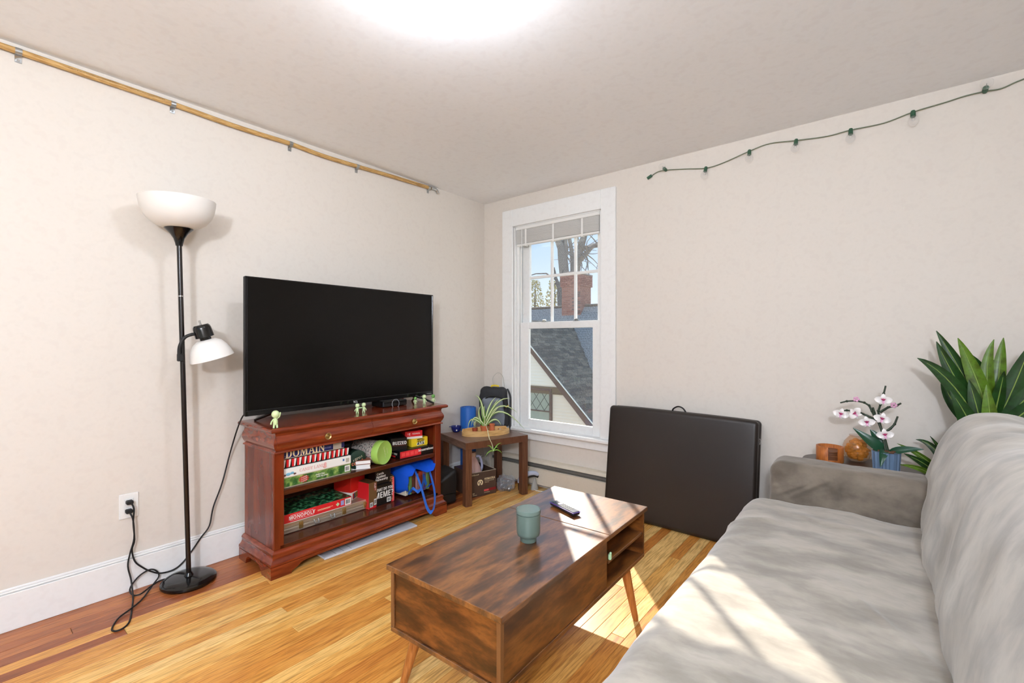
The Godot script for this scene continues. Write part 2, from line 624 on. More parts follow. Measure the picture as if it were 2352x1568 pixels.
func window_and_blind() -> void:
	var white: Material = mats.white_gloss
	var w := thing("window_1", "white double hung sash window with muntins in the upper sash", "window", v(0.74, 0.43, 0), 0.0, "", "structure")
	var m := inside(w)
	m.bx(v(0.222, 0.455, 0), v(0.332, 2.258, 0.021), 0.003)
	part("casing", m, white, w)
	m = inside(w)
	m.bx(v(1.152, 0.455, 0), v(1.266, 2.258, 0.021), 0.003)
	part("casing", m, white, w)
	m = inside(w)
	m.bx(v(0.332, 2.118, 0), v(1.152, 2.258, 0.0205), 0.003)
	part("head_casing", m, white, w)
	m = inside(w)
	m.bx(v(0.186, 0.425, -0.05), v(1.302, 0.455, 0.048), 0.008)
	part("stool", m, white, w)
	m = inside(w)
	m.bx(v(0.215, 0.366, 0), v(1.272, 0.425, 0.018), 0.003)
	part("apron", m, white, w)
	# jambs, head, outer sill and stops
	m = inside(w)
	m.bx(v(0.318, 0.43, -0.17), v(0.345, 2.14, 0.0))
	m.bx(v(0.345, 0.44, -0.044), v(0.362, 2.12, -0.026), 0.003)
	m.bx(v(0.345, 0.44, -0.088), v(0.356, 2.12, -0.080), 0.001)
	part("jamb", m, white, w)
	m = inside(w)
	m.bx(v(1.135, 0.43, -0.17), v(1.162, 2.14, 0.0))
	m.bx(v(1.118, 0.44, -0.044), v(1.135, 2.12, -0.026), 0.003)
	m.bx(v(1.124, 0.44, -0.088), v(1.135, 2.12, -0.080), 0.001)
	part("jamb", m, white, w)
	m = inside(w)
	m.bx(v(0.33, 2.112, -0.17), v(1.15, 2.14, 0.0))
	part("head_jamb", m, white, w)
	m = inside(w)
	m.bx(v(0.30, 0.40, -0.23), v(1.18, 0.447, -0.045), 0.004)
	part("outer_sill", m, white, w)
	# lower sash, inside track
	var pane := mat("window_glass", Color(1, 1, 1, 0.04), 0.02)
	pane.transparency = BaseMaterial3D.TRANSPARENCY_ALPHA
	var lo := MB.new(w.transform.affine_inverse())
	lo.bx(v(0.362, 0.449, -0.079), v(0.450, 1.318, -0.046), 0.003)
	lo.bx(v(1.048, 0.449, -0.079), v(1.118, 1.318, -0.046), 0.003)
	lo.bx(v(0.450, 0.449, -0.0785), v(1.048, 0.520, -0.0465), 0.003)
	lo.bx(v(0.450, 1.266, -0.0785), v(1.048, 1.3175, -0.0465), 0.003)
	var ls := part("lower_sash", lo, white, w)
	m = inside(w)
	m.bx(v(0.446, 0.516, -0.066), v(1.052, 1.27, -0.062))
	part("pane", m, pane, ls)
	for lx in [0.60, 0.90]:
		m = inside(w)
		m.bx(v(lx - 0.024, 1.318, -0.078), v(lx + 0.024, 1.324, -0.05), 0.002)
		m.tube([v(lx - 0.018, 1.33, -0.066), v(lx, 1.332, -0.066), v(lx + 0.022, 1.329, -0.056)], [0.006, 0.006, 0.004], 8)
		part("sash_lock", m, mats.zinc, ls)
	# upper sash, outside track
	var up := inside(w)
	up.bx(v(0.356, 1.27, -0.122), v(0.428, 2.112, -0.090), 0.003)
	up.bx(v(1.066, 1.27, -0.122), v(1.124, 2.112, -0.090), 0.003)
	up.bx(v(0.428, 1.27, -0.1215), v(1.066, 1.322, -0.0905), 0.003)
	up.bx(v(0.428, 2.06, -0.1215), v(1.066, 2.112, -0.0905), 0.003)
	var us := part("upper_sash", up, white, w)
	for mx in [0.648, 0.868]:
		m = inside(w)
		m.bx(v(mx - 0.011, 1.32, -0.116), v(mx + 0.011, 2.062, -0.094), 0.004)
		part("muntin", m, white, us)
	m = inside(w)
	m.bx(v(0.426, 1.682, -0.1155), v(1.068, 1.704, -0.0945), 0.004)
	part("muntin", m, white, us)
	var xs := [0.424, 0.648, 0.868, 1.07]
	for i in 3:
		for k in 2:
			m = inside(w)
			m.bx(v(xs[i] + 0.008, 1.318 if k == 0 else 1.702, -0.107), v(xs[i + 1] - 0.008, 1.684 if k == 0 else 2.064, -0.103))
			part("pane", m, pane, us)
	# mini blind, drawn up
	var b := thing("window_blind", "white slatted mini blind drawn up at the top of the window", "blind", v(0.74, 1.95, -0.022))
	m = inside(b)
	m.bx(v(0.350, 2.085, -0.040), v(1.130, 2.112, -0.002), 0.003)
	part("headrail", m, mats.white_plastic, b)
	for i in 24:
		m = inside(b)
		var y := 1.9725 + i * 0.0047
		var j := rng.randf_range(-0.0012, 0.0012)
		m.bx(v(0.352, y, -0.036 + j), v(1.122, y + 0.0036, -0.010 + j), 0.0012)
		part("slat", m, mat("blind_slat", col(222, 221, 217), 0.45), b)
	m = inside(b)
	m.bx(v(0.352, 1.952, -0.036), v(1.122, 1.970, -0.010), 0.004)
	part("bottom_rail", m, mats.white_plastic, b)
	for lx in [0.45, 0.72, 0.98]:
		m = inside(b)
		m.bx(v(lx - 0.008, 1.95, -0.0095), v(lx + 0.008, 2.085, -0.0085))
		m.bx(v(lx - 0.006, 1.946, -0.034), v(lx + 0.006, 1.951, -0.009))
		part("ladder_tape", m, mats.white_plastic, b)
	m = inside(b)
	m.tube([v(0.415, 2.09, -0.003), v(0.414, 1.80, -0.002), v(0.413, 1.50, -0.002)], 0.0035, 6)
	part("tilt_wand", m, mats.white_plastic, b)
	m = inside(b)
	m.tube([v(0.425, 2.09, -0.014), v(0.424, 1.72, -0.014), v(0.424, 1.42, -0.014)], 0.0012, 5)
	m.lathe([Vector2(0, 1.385), Vector2(0.006, 1.388), Vector2(0.003, 1.425), Vector2(0, 1.427)], 8, v(0.424, 0, -0.014))
	part("pull_cord", m, mats.white_plastic, b)

func heater() -> void:
	var enamel := grained("heater_enamel", col(216, 206, 188), mottle, v(3, 3, 3), 0.4)
	var h := thing("baseboard_heater", "cream enamel baseboard heater along the wall below the window", "heater", v(1.2, 0, 0))
	var m := inside(h)
	m.bx(v(0.13, 0.03, 0.0), v(2.30, 0.225, 0.006))
	part("back_plate", m, enamel, h)
	m = inside(h)
	m.bx(v(0.13, 0.035, 0.060), v(2.30, 0.160, 0.066), 0.002)
	m.bx(v(0.13, 0.158, 0.058), v(2.30, 0.164, 0.070), 0.002)
	part("front_panel", m, enamel, h)
	m = inside(h)
	m.net([[v(0.13, 0.225, 0.006), v(2.30, 0.225, 0.006)], [v(0.13, 0.222, 0.035), v(2.30, 0.222, 0.035)], [v(0.13, 0.212, 0.056), v(2.30, 0.212, 0.056)], [v(0.13, 0.200, 0.062), v(2.30, 0.200, 0.062)]])
	m.net([[v(0.13, 0.199, 0.060), v(2.30, 0.199, 0.060)], [v(0.13, 0.210, 0.054), v(2.30, 0.210, 0.054)], [v(0.13, 0.220, 0.034), v(2.30, 0.220, 0.034)], [v(0.13, 0.223, 0.006), v(2.30, 0.223, 0.006)]])
	part("top_hood", m, enamel, h)
	m = inside(h)
	m.bx(v(0.14, 0.170, 0.050), v(2.29, 0.192, 0.056), 0.002)
	part("damper", m, mat("damper_grey", col(96, 94, 90), 0.5), h)
	m = inside(h)
	m.tube([v(0.14, 0.10, 0.032), v(2.29, 0.10, 0.032)], 0.011, 8)
	for i in 105:
		m.bx(v(0.16 + i * 0.02, 0.062, 0.008), v(0.1612 + i * 0.02, 0.145, 0.056))
	part("fin_tube", m, mat("fins", col(60, 58, 56), 0.5, 0.6), h)
	for e in [0.118, 2.30]:
		m = inside(h)
		m.bx(v(e, 0.03, 0.0), v(e + 0.012, 0.226, 0.071), 0.003)
		part("end_cap", m, enamel, h)

func ceiling_light(c: Vector3, label: String, power: float) -> void:
	var t := thing("ceiling_light", label, "ceiling light", c)
	var m := MB.new()
	m.lathe([Vector2(0.0, -0.022), Vector2(0.17, -0.022), Vector2(0.175, -0.018), Vector2(0.175, 0.0)], 40)
	part("rim", m, mats.white_plastic, t)
	var g := mat("lit_glass", col(255, 250, 240), 0.4)
	g.emission_enabled = true
	g.emission = col(255, 244, 226)
	g.emission_energy_multiplier = 1.3
	m = MB.new()
	var prof := []
	for i in 9:
		var a := PI / 2 * i / 8.0
		prof.append(Vector2(0.155 * sin(a), -0.022 - 0.100 * cos(a)))
	m.lathe(prof, 40)
	part("glass_dome", m, g, t)
	var l := OmniLight3D.new()
	l.name = "bulb_light"
	l.light_color = col(230, 240, 255)
	l.light_energy = power
	l.light_size = 0.09
	l.omni_range = 12.0
	l.omni_attenuation = 2.0
	l.shadow_enabled = true
	t.add_child(l)
	l.position = v(0, -0.05, 0)

# ---------------------------------------------------------------- outside
func neighbourhood() -> void:
	struct_box("trim_1", v(-60, -5.2, -70), v(60, -5.0, 60), grained("lawn", col(178, 170, 140), mottle, v(0.3, 0.3, 0.3), 0.95), "winter lawn far below the window", "ground")
	get_node("trim_1").name = "ground"
	var h := thing("neighbour_house", "white clapboard house with brown rake boards and grey shingle roof outside the window", "house", v(-7.2, -5.0, -9.3))
	var siding := mat("clapboard_white", col(240, 235, 226), 0.6)
	var siding2 := mat("clapboard_cream", col(232, 220, 206), 0.6)
	var brown := grained("rake_brown", col(92, 66, 56), mottle, v(3, 3, 3), 0.6)
	var m := inside(h)
	# gable wall core, in the plane of its front
	var core := PackedVector2Array([Vector2(-10.3, -5.0), Vector2(-3.9, -5.0), Vector2(-3.9, -1.42), Vector2(-7.2, 1.85), Vector2(-10.3, -1.2)])
	m.prism(core, -9.6, -9.34)
	m.bx(v(-10.3, -5.0, -14.2), v(-4.2, -1.45, -9.6))
	part("wall", m, siding, h)
	var pitch := 0.102
	var i := 0
	var y := -3.2
	while y < 1.6:
		var right := -5.25 - 0.16 - y - pitch
		var left := -9.4
		var low := y < -0.55
		if y > -0.60 and y < -0.26:
			y += pitch
			continue
		if low and y > -2.0:
			left = -5.50
		if right - left > 0.1:
			m = inside(h)
			m.bx(v(left, y - 0.012, -9.34), v(minf(right, -3.95), y + 0.004, -9.312))
			m.face([v(left, y + 0.002, -9.312), v(minf(right, -3.95), y + 0.002, -9.312), v(minf(right - pitch, -3.95), y + pitch - 0.012, -9.338), v(left, y + pitch - 0.012, -9.338)], v(-6, 0, -10))
			part("clapboard", m, siding2 if low else siding, h)
		y += pitch
	m = inside(h)
	m.bx(v(-9.4, -0.50, -9.34), v(-4.95, -0.30, -9.29), 0.01)
	m.bx(v(-9.4, -0.53, -9.34), v(-4.8, -0.49, -9.27), 0.01)
	part("belt_board", m, grained("belt_brown", col(112, 92, 66), mottle, v(3, 3, 3), 0.7), h)
	# latticed window under the belt
	m = inside(h)
	m.bx(v(-5.62, -2.0, -9.33), v(-5.53, -0.36, -9.26), 0.008)
	m.bx(v(-7.4, -0.44, -9.33), v(-5.62, -0.36, -9.26), 0.008)
	m.bx(v(-7.4, -1.12, -9.33), v(-5.62, -1.08, -9.285), 0.004)
	m.bx(v(-7.4, -1.46, -9.33), v(-5.62, -1.40, -9.285), 0.004)
	var wf := part("window_frame", m, brown, h)
	m = inside(h)
	m.bx(v(-7.4, -1.45, -9.325), v(-5.62, -0.44, -9.315))
	var dark_glass := mat("far_glass", col(150, 160, 150), 0.1)
	part("pane", m, dark_glass, wf)
	m = inside(h)
	var k := -7.6
	while k < -5.3:
		for s in [-1.0, 1.0]:
			var a := v(k, -0.44, -9.31)
			var b := v(k + s * 0.48, -1.08, -9.31)
			var ex: float = -5.63
			if a.x > ex and b.x > ex:
				continue
			if b.x > ex:
				b = a.lerp(b, (ex - a.x) / (b.x - a.x))
			elif a.x > ex:
				a = b.lerp(a, (ex - b.x) / (a.x - b.x))
			m.tube([a, b], 0.009, 4, false)
		k += 0.32
	part("lead_lattice", m, mat("lead", col(70, 76, 72), 0.5), wf)
	# roof of the gable wing: right slope x + y = -5.25, courses along z, meeting the main roof in a valley
	var roof_tex := noise_tex(0.05, [Color(0.55, 0.55, 0.56), Color(0.85, 0.85, 0.85), Color(1, 1, 1)], [0.2, 0.5, 0.8], 51, 256, 4)
	var tones := [col(150, 134, 116), col(122, 109, 96), col(178, 160, 138), col(136, 122, 108), col(160, 144, 124)]
	var slate := []
	for q in tones.size():
		slate.append(grained("shingle_%d" % q, tones[q], roof_tex, v(1.3, 1.3, 1.3), 0.9, v(0.2 * q, 0, 0)))
	m = inside(h)
	m.face([v(-7.2, 1.93, -9.12), v(-3.75, -1.52, -9.12), v(-3.75, -1.52, -10.16), v(-7.2, 1.93, -13.28)], v(-9, -3, -11))
	m.face([v(-7.2, 1.90, -9.12), v(-3.75, -1.55, -9.12), v(-3.75, -1.55, -10.16), v(-7.2, 1.90, -13.28)], v(0, 4, -11))
	m.face([v(-7.2, 1.93, -9.12), v(-10.65, -1.52, -9.12), v(-10.65, -1.52, -13.3), v(-7.2, 1.93, -13.3)], v(-6, -3, -11))
	part("roof_deck", m, slate[1], h)
	var dirn := v(0.7071, -0.7071, 0)
	var sh := []
	for q in 4:
		var sb := MB.new()
		sb.box(v(0, 0, 0), v(0.15, 0.010 + 0.003 * q, 0.336 - 0.004 * q), 0.0)
		sh.append(sb.mesh())
	var basis := Basis(dirn, v(0.7071, 0.7071, 0), v(0, 0, 1)) * Basis(Vector3.BACK, deg_to_rad(4.0))
	var s := 0.1
	var row := 0
	while s < 4.75:
		var p := v(-7.2, 1.93, 0) + dirn * s
		var far_z := -13.02 - (p.y - 1.686) / 1.1088
		var z := -9.29
		if row % 2 == 1:
			var half := part("shingle", sh[row % 4], slate[row % 5], h)
			half.transform = h.transform.affine_inverse() * Transform3D(basis * Basis.from_scale(v(1, 1, 0.5)), v(p.x + 0.012, p.y + 0.012, -9.205))
			z = -9.462
		while z > far_z + 0.1:
			var o := part("shingle", sh[rng.randi() % 4], slate[rng.randi() % slate.size()], h)
			o.transform = h.transform.affine_inverse() * Transform3D(basis, v(p.x + 0.012, p.y + 0.012, z))
			z -= 0.34
		s += 0.127
		row += 1
	# main roof faces the window: y = 1.686 - 1.1088 (z + 13.02)
	m = inside(h)
	var light_slate := grained("shingle_pale", col(186, 182, 180), roof_tex, v(1.6, 1.6, 1.6), 0.85)
	var yy := -2.6
	var n := v(0, 0.6697, 0.7426)
	var dn := v(0, -0.7426, 0.6697)
	while yy < 2.66:
		var c := v(-7.5, yy, -13.02 - (yy - 1.686) / 1.1088)
		var l := 8.0
		var a0 := c + dn * 0.14 + n * 0.012
		var a1 := c + n * 0.002
		m.face([a0 + v(-l, 0, 0), a0 + v(l, 0, 0), a1 + v(l, 0, 0), a1 + v(-l, 0, 0)], v(-7.5, -20, -40))
		m.face([a0 + v(-l, 0, 0), a0 + v(l, 0, 0), a0 - n * 0.014 + v(l, 0, 0), a0 - n * 0.014 + v(-l, 0, 0)], v(-7.5, -20, -40))
		yy += 0.0945
	var mr := part("main_roof", m, light_slate, h)
	mr.set_meta("kind", "stuff")
	m = inside(h)
	m.face([v(-15.5, 2.66, -13.90), v(0.5, 2.66, -13.90), v(0.5, -2.7, -18.8), v(-15.5, -2.7, -18.8)], v(-7, -10, -13))
	m.tube([v(-15.5, 2.66, -13.89), v(0.5, 2.66, -13.89)], 0.05, 6)
	part("ridge", m, slate[1], h)
	m = inside(h)
	m.bx(v(-15.4, -5, -18.6), v(0.4, -2.6, -10.0))
	part("house_body", m, siding, h)
	# rake board and pale drip edge down the front of the wing roof
	for side in [1.0, -1.0]:
		var a := v(-7.2, 1.90, -9.19)
		var b := v(-7.2 + side * 3.47, -1.57, -9.19)
		m = inside(h)
		var u := v(0, -0.19, 0)
		m.face([a + v(0, 0, 0.06), b + v(0, 0, 0.06), b + u * 1.35 + v(0, 0, 0.06), a + u * 0.8 + v(0, 0, 0.06)], v(-7, 0, -12))
		m.face([a + u * 0.8 + v(0, 0, 0.06), b + u * 1.35 + v(0, 0, 0.06), b + u * 1.35 + v(0, 0, -0.12), a + u * 0.8 + v(0, 0, -0.12)], v(-7.2, 3, -9.2))
		part("rake_board", m, brown, h)
		m = inside(h)
		m.tube([a + v(0.02 * side, 0.05, 0.085), b + v(0.02 * side, 0.05, 0.085)], 0.024, 6)
		part("drip_edge", m, siding, h)
	# chimney of small courses
	var ch := thing("brick_chimney", "square red brick chimney with corbelled top behind the neighbouring roof", "chimney", v(-7.4, 1.9, -13.9))
	var bricks := [grained("brick_a", col(214, 146, 126), roof_tex, v(2, 2, 2), 0.9), grained("brick_b", col(196, 124, 106), roof_tex, v(2, 2, 2), 0.9, v(0.4, 0, 0)), grained("brick_c", col(136, 98, 92), roof_tex, v(2, 2, 2), 0.9, v(0.7, 0, 0))]
	m = inside(ch)
	m.bx(v(-7.86, 1.9, -14.38), v(-6.98, 3.90, -13.53))
	part("mortar", m, mat("mortar", col(168, 150, 140), 0.95), ch)
	var cs := [inside(ch), inside(ch), inside(ch)]
	for r in 26:
		var by := 1.92 + r * 0.077
		var flare := 0.0 if r < 20 else 0.05
		for q in 5:
			var bw := (0.90 + flare * 2) / 4.5
			var x0 := -7.87 - flare + (q - 0.5 * (r % 2)) * bw
			var x1 := minf(x0 + bw - 0.012, -6.97 + flare)
			x0 = maxf(x0, -7.87 - flare)
			if x1 - x0 > 0.03:
				var pick := 2 if (r < 17 and r > 4 and x0 > -7.42 and rng.randf() < 0.75) else (0 if rng.randf() < 0.6 else 1)
				cs[pick].bx(v(x0, by, -13.60), v(x1, by + 0.066, -13.52 + flare))
			var z0 := -14.39 - flare + (q - 0.5 * (r % 2)) * 0.2
			var z1 := minf(z0 + 0.188, -13.53 + flare)
			z0 = maxf(z0, -14.39 - flare)
			if z1 - z0 > 0.03:
				cs[0 if rng.randf() < 0.7 else 1].bx(v(-7.02, by, z0), v(-6.965 + flare, by + 0.066, z1))
	for q in 3:
		part("brickwork", cs[q], bricks[q], ch).set_meta("kind", "stuff")
	m = inside(ch)
	m.bx(v(-7.94, 3.92, -14.45), v(-6.90, 3.98, -13.46), 0.01)
	m.bx(v(-7.80, 3.98, -14.3), v(-7.30, 4.14, -13.8), 0.01)
	part("cap", m, mat("mortar", col(168, 150, 140), 0.95), ch)
	# bare trees
	var bark := grained("bark", col(186, 174, 164), roof_tex, v(3.5, 0.9, 3.5), 0.95)
	var dark_bark := grained("dark_bark", col(140, 132, 126), roof_tex, v(1.5, 0.6, 1.5), 0.95)
	var t1 := thing("bare_tree", "large bare grey tree with forked trunk behind the chimney", "tree", v(-12.1, -5, -20.9))
	m = inside(t1)
	m.tube([v(-12.1, -5.0, -20.95), v(-12.15, 1.03, -20.94), v(-12.27, 3.27, -20.84), v(-12.33, 4.99, -20.79), v(-12.43, 6.31, -20.71), v(-12.50, 6.84, -20.66), v(-12.68, 7.50, -20.51), v(-12.93, 8.56, -20.31), v(-13.05, 9.74, -20.21)], [0.42, 0.36, 0.32, 0.30, 0.30, 0.24, 0.22, 0.2, 0.14], 9)
	part("trunk", m, bark, t1)
	m = inside(t1)
	m.tube([v(-12.10, 3.2, -20.97), v(-11.90, 4.99, -21.14), v(-11.78, 5.91, -21.24), v(-11.65, 6.58, -21.34), v(-11.45, 7.42, -21.51), v(-11.24, 8.56, -21.67)], [0.28, 0.30, 0.30, 0.24, 0.2, 0.15], 9)
	m.tube([v(-11.80, 5.85, -21.22), v(-11.34, 6.44, -21.59), v(-11.08, 6.84, -21.80), v(-10.79, 7.08, -22.04), v(-10.21, 7.50, -22.50)], [0.2, 0.16, 0.13, 0.11, 0.07], 7)
	m.tube([v(-11.94, 4.99, -21.11), v(-11.96, 6.05, -21.09), v(-12.02, 6.84, -21.04), v(-12.11, 7.50, -20.98), v(-12.19, 8.42, -20.91)], [0.16, 0.14, 0.12, 0.1, 0.07], 7)
	m.tube([v(-12.35, 6.05, -20.78), v(-12.27, 6.84, -20.84), v(-12.33, 7.50, -20.79), v(-12.27, 8.69, -20.84)], [0.2, 0.16, 0.14, 0.1], 7)
	part("limb", m, bark, t1)
	m = inside(t1)
	var r2 := RandomNumberGenerator.new()
	r2.seed = 12
	for q in 46:
		var from: Vector3 = [v(-11.08, 6.84, -21.80), v(-10.79, 7.08, -22.04), v(-11.34, 6.44, -21.59), v(-11.65, 6.58, -21.34), v(-12.0, 6.4, -21.05), v(-12.45, 6.5, -20.7), v(-10.5, 7.3, -22.3)][q % 7]
		var d := v(r2.randf_range(-0.5, 1.0), r2.randf_range(-0.9, 0.8), r2.randf_range(-0.8, 0.5)).normalized()
		var pts := [from]
		for e in 5:
			d = (d + v(r2.randfn(0, 0.22), r2.randfn(-0.05, 0.2), r2.randfn(0, 0.22))).normalized()
			pts.append(pts[-1] + d * r2.randf_range(0.25, 0.5))
		m.tube(pts, [0.045, 0.038, 0.03, 0.024, 0.018, 0.010], 5)
	part("twigs", m, bark, t1).set_meta("kind", "stuff")
	var t2 := thing("bare_tree", "slender dark forked tree left of the chimney", "tree", v(-11.4, -5, -19.0))
	m = inside(t2)
	m.tube([v(-11.38, -5.0, -19.0), v(-11.39, 2.75, -18.99), v(-11.43, 3.49, -18.95), v(-11.50, 4.23, -18.89), v(-11.64, 4.72, -18.79), v(-11.73, 5.33, -18.71)], [0.3, 0.22, 0.2, 0.12, 0.08, 0.05], 8)
	m.tube([v(-11.48, 4.0, -18.9), v(-11.40, 4.6, -18.95), v(-11.30, 5.2, -19.0)], [0.1, 0.07, 0.03], 7)
	m.tube([v(-11.50, 4.10, -18.89), v(-11.66, 4.47, -18.77), v(-11.80, 4.1, -18.66), v(-11.83, 3.74, -18.62)], [0.07, 0.06, 0.04, 0.02], 6)
	m.tube([v(-11.6, 4.6, -18.8), v(-12.1, 5.0, -18.5), v(-12.6, 5.0, -18.2), v(-13.0, 4.85, -17.9)], [0.05, 0.04, 0.03, 0.02], 6)
	part("trunk", m, dark_bark, t2)
	# olive foliage beyond the ridge
	var fol := mat("olive_leaf", col(178, 168, 112), 0.9)
	fol.backlight_enabled = true
	fol.backlight = Color(0.3, 0.3, 0.15)
	var spots := [[v(-15.67, 2.2, -22.3), 1.25, "bushy olive evergreen at the left edge of the window view"], [v(-14.6, 2.6, -23.1), 1.3, "olive evergreen with pointed top beside the dark forked tree"], [v(-16.9, 2.0, -21.4), 1.3, "olive evergreen half hidden by the window frame"]]
	for sp in spots:
		var e := thing("evergreen_shrub", sp[2], "shrub", v(sp[0].x, -5, sp[0].z), 0.0, "evergreens beyond the roof")
		m = MB.new()
		m.tube([v(0, 0, 0), v(0, 8.2, 0), v(0.05, 10.1, 0)], [0.12, 0.08, 0.02], 6)
		part("stem", m, dark_bark, e)
		m = MB.new()
		for q in 900:
			var a := r2.randf() * TAU
			var hh := r2.randf()
			var rad: float = sp[1] * sqrt(r2.randf()) * (1.0 - 0.75 * hh)
			var c := v(cos(a) * rad, 6.4 + hh * 3.9, sin(a) * rad)
			var d := v(r2.randfn(0, 1), r2.randfn(0.4, 1), r2.randfn(0, 1)).normalized() * 0.10
			var w := d.cross(v(r2.randfn(0, 1), r2.randfn(0, 1), 0.3)).normalized() * 0.045
			m.quad(c - d, c + w, c + d, c - w)
		var fo := part("foliage", m, fol, e)
		fo.set_meta("kind", "stuff")

# ---------------------------------------------------------------- media console, seen from the room: local x runs right, local z to the viewer
func console() -> void:
	var t := thing("media_console", "dark red mahogany media console with two curved drawers and an open shelf", "console", v(0.245, 0, 1.432), PI / 2)
	var wood: Material = mats.mahogany
	var up: Material = mats.mahogany_upright
	var dim: Material = mats.mahogany_inside
	var m := MB.new()
	m.moulding(0.562, 0.180, -0.2, [Vector2(0.008, 0.712), Vector2(0.014, 0.714), Vector2(0.018, 0.719), Vector2(0.018, 0.726), Vector2(0.014, 0.732), Vector2(0.006, 0.735)])
	part("top", m, wood, t)
	# ogee frieze: hollow above, belly below
	var og := [Vector2(-0.012, 0.604), Vector2(0.004, 0.606), Vector2(0.004, 0.611), Vector2(-0.008, 0.615), Vector2(-0.004, 0.622), Vector2(0.003, 0.632), Vector2(0.008, 0.645), Vector2(0.009, 0.658), Vector2(0.006, 0.670), Vector2(-0.001, 0.682), Vector2(-0.005, 0.692), Vector2(-0.004, 0.702), Vector2(0.003, 0.712)]
	m = MB.new()
	m.moulding(0.551, 0.170, -0.2, og)
	part("frieze", m, wood, t)
	for s in [-1.0, 1.0]:
		var prof := PackedVector2Array()
		for p in og.slice(3, 13):
			prof.append(Vector2(0.1735 + p.x, p.y))
		prof.append(Vector2(0.12, 0.711))
		prof.append(Vector2(0.12, 0.616))
		# profile (depth, height) is pushed along the console's length
		m = MB.new(Transform3D(Basis(v(0, 0, 1), v(0, 1, 0), v(-1, 0, 0)), Vector3.ZERO))
		if s < 0:
			m.prism(prof, 0.0035, 0.545, false)
		else:
			m.prism(prof, -0.545, -0.0035, false)
		var dr := part("drawer", m, wood, t)
		var kx := -0.284 if s < 0 else 0.298
		m = MB.new(Transform3D(Basis(Vector3.RIGHT, PI / 2), v(kx, 0.656, 0.180)))
		m.lathe([Vector2(0.010, 0.0), Vector2(0.017, 0.008), Vector2(0.018, 0.014), Vector2(0.0155, 0.018), Vector2(0.010, 0.014), Vector2(0.008, 0.017), Vector2(0.006, 0.021), Vector2(0.0, 0.022)], 20)
		part("knob", m, mats.brass, dr, "round antique brass knob")
	# carcass
	for s in [-1.0, 1.0]:
		m = MB.new()
		m.bx(v(s * 0.548, 0.125, -0.195), v(s * 0.522, 0.606, 0.140), 0.002)
		part("side_panel", m, up, t)
		m = MB.new()
		m.bx(v(s * 0.551, 0.125, 0.135), v(s * 0.500, 0.606, 0.160), 0.003)
		part("stile", m, up, t)
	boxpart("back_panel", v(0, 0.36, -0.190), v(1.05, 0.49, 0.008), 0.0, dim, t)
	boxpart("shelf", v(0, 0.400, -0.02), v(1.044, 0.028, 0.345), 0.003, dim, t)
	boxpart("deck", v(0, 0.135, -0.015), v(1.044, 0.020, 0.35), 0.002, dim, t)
	# plinth moulding and bracket feet
	m = MB.new()
	m.moulding(0.551, 0.160, -0.195, [Vector2(0.020, 0.056), Vector2(0.026, 0.060), Vector2(0.026, 0.072), Vector2(0.020, 0.078), Vector2(0.014, 0.084), Vector2(0.010, 0.094), Vector2(0.010, 0.104), Vector2(0.013, 0.110), Vector2(0.010, 0.118), Vector2(0.003, 0.124), Vector2(-0.002, 0.126)])
	part("plinth", m, wood, t)
	var ap := PackedVector2Array([Vector2(-0.578, 0), Vector2(-0.478, 0), Vector2(-0.474, 0.012), Vector2(-0.464, 0.016), Vector2(-0.446, 0.024), Vector2(-0.430, 0.036), Vector2(-0.412, 0.042), Vector2(-0.39, 0.044), Vector2(0.39, 0.044), Vector2(0.412, 0.042), Vector2(0.430, 0.036), Vector2(0.446, 0.024), Vector2(0.464, 0.016), Vector2(0.474, 0.012), Vector2(0.478, 0), Vector2(0.578, 0), Vector2(0.578, 0.058), Vector2(-0.578, 0.058)])
	m = MB.new()
	m.prism(ap, 0.164, 0.188)
	part("apron", m, wood, t)
	var sp := PackedVector2Array([Vector2(-0.1635, 0), Vector2(-0.085, 0), Vector2(-0.075, 0.018), Vector2(-0.055, 0.036), Vector2(-0.03, 0.044), Vector2(0.07, 0.044), Vector2(0.095, 0.03), Vector2(0.105, 0.0), Vector2(0.19, 0), Vector2(0.19, 0.058), Vector2(-0.1635, 0.058)])
	for s in [-1.0, 1.0]:
		m = MB.new(Transform3D(Basis(Vector3.UP, PI / 2), v(s * 0.566, 0, 0)))
		m.prism(sp, -0.012, 0.012)
		part("side_apron", m, wood, t)

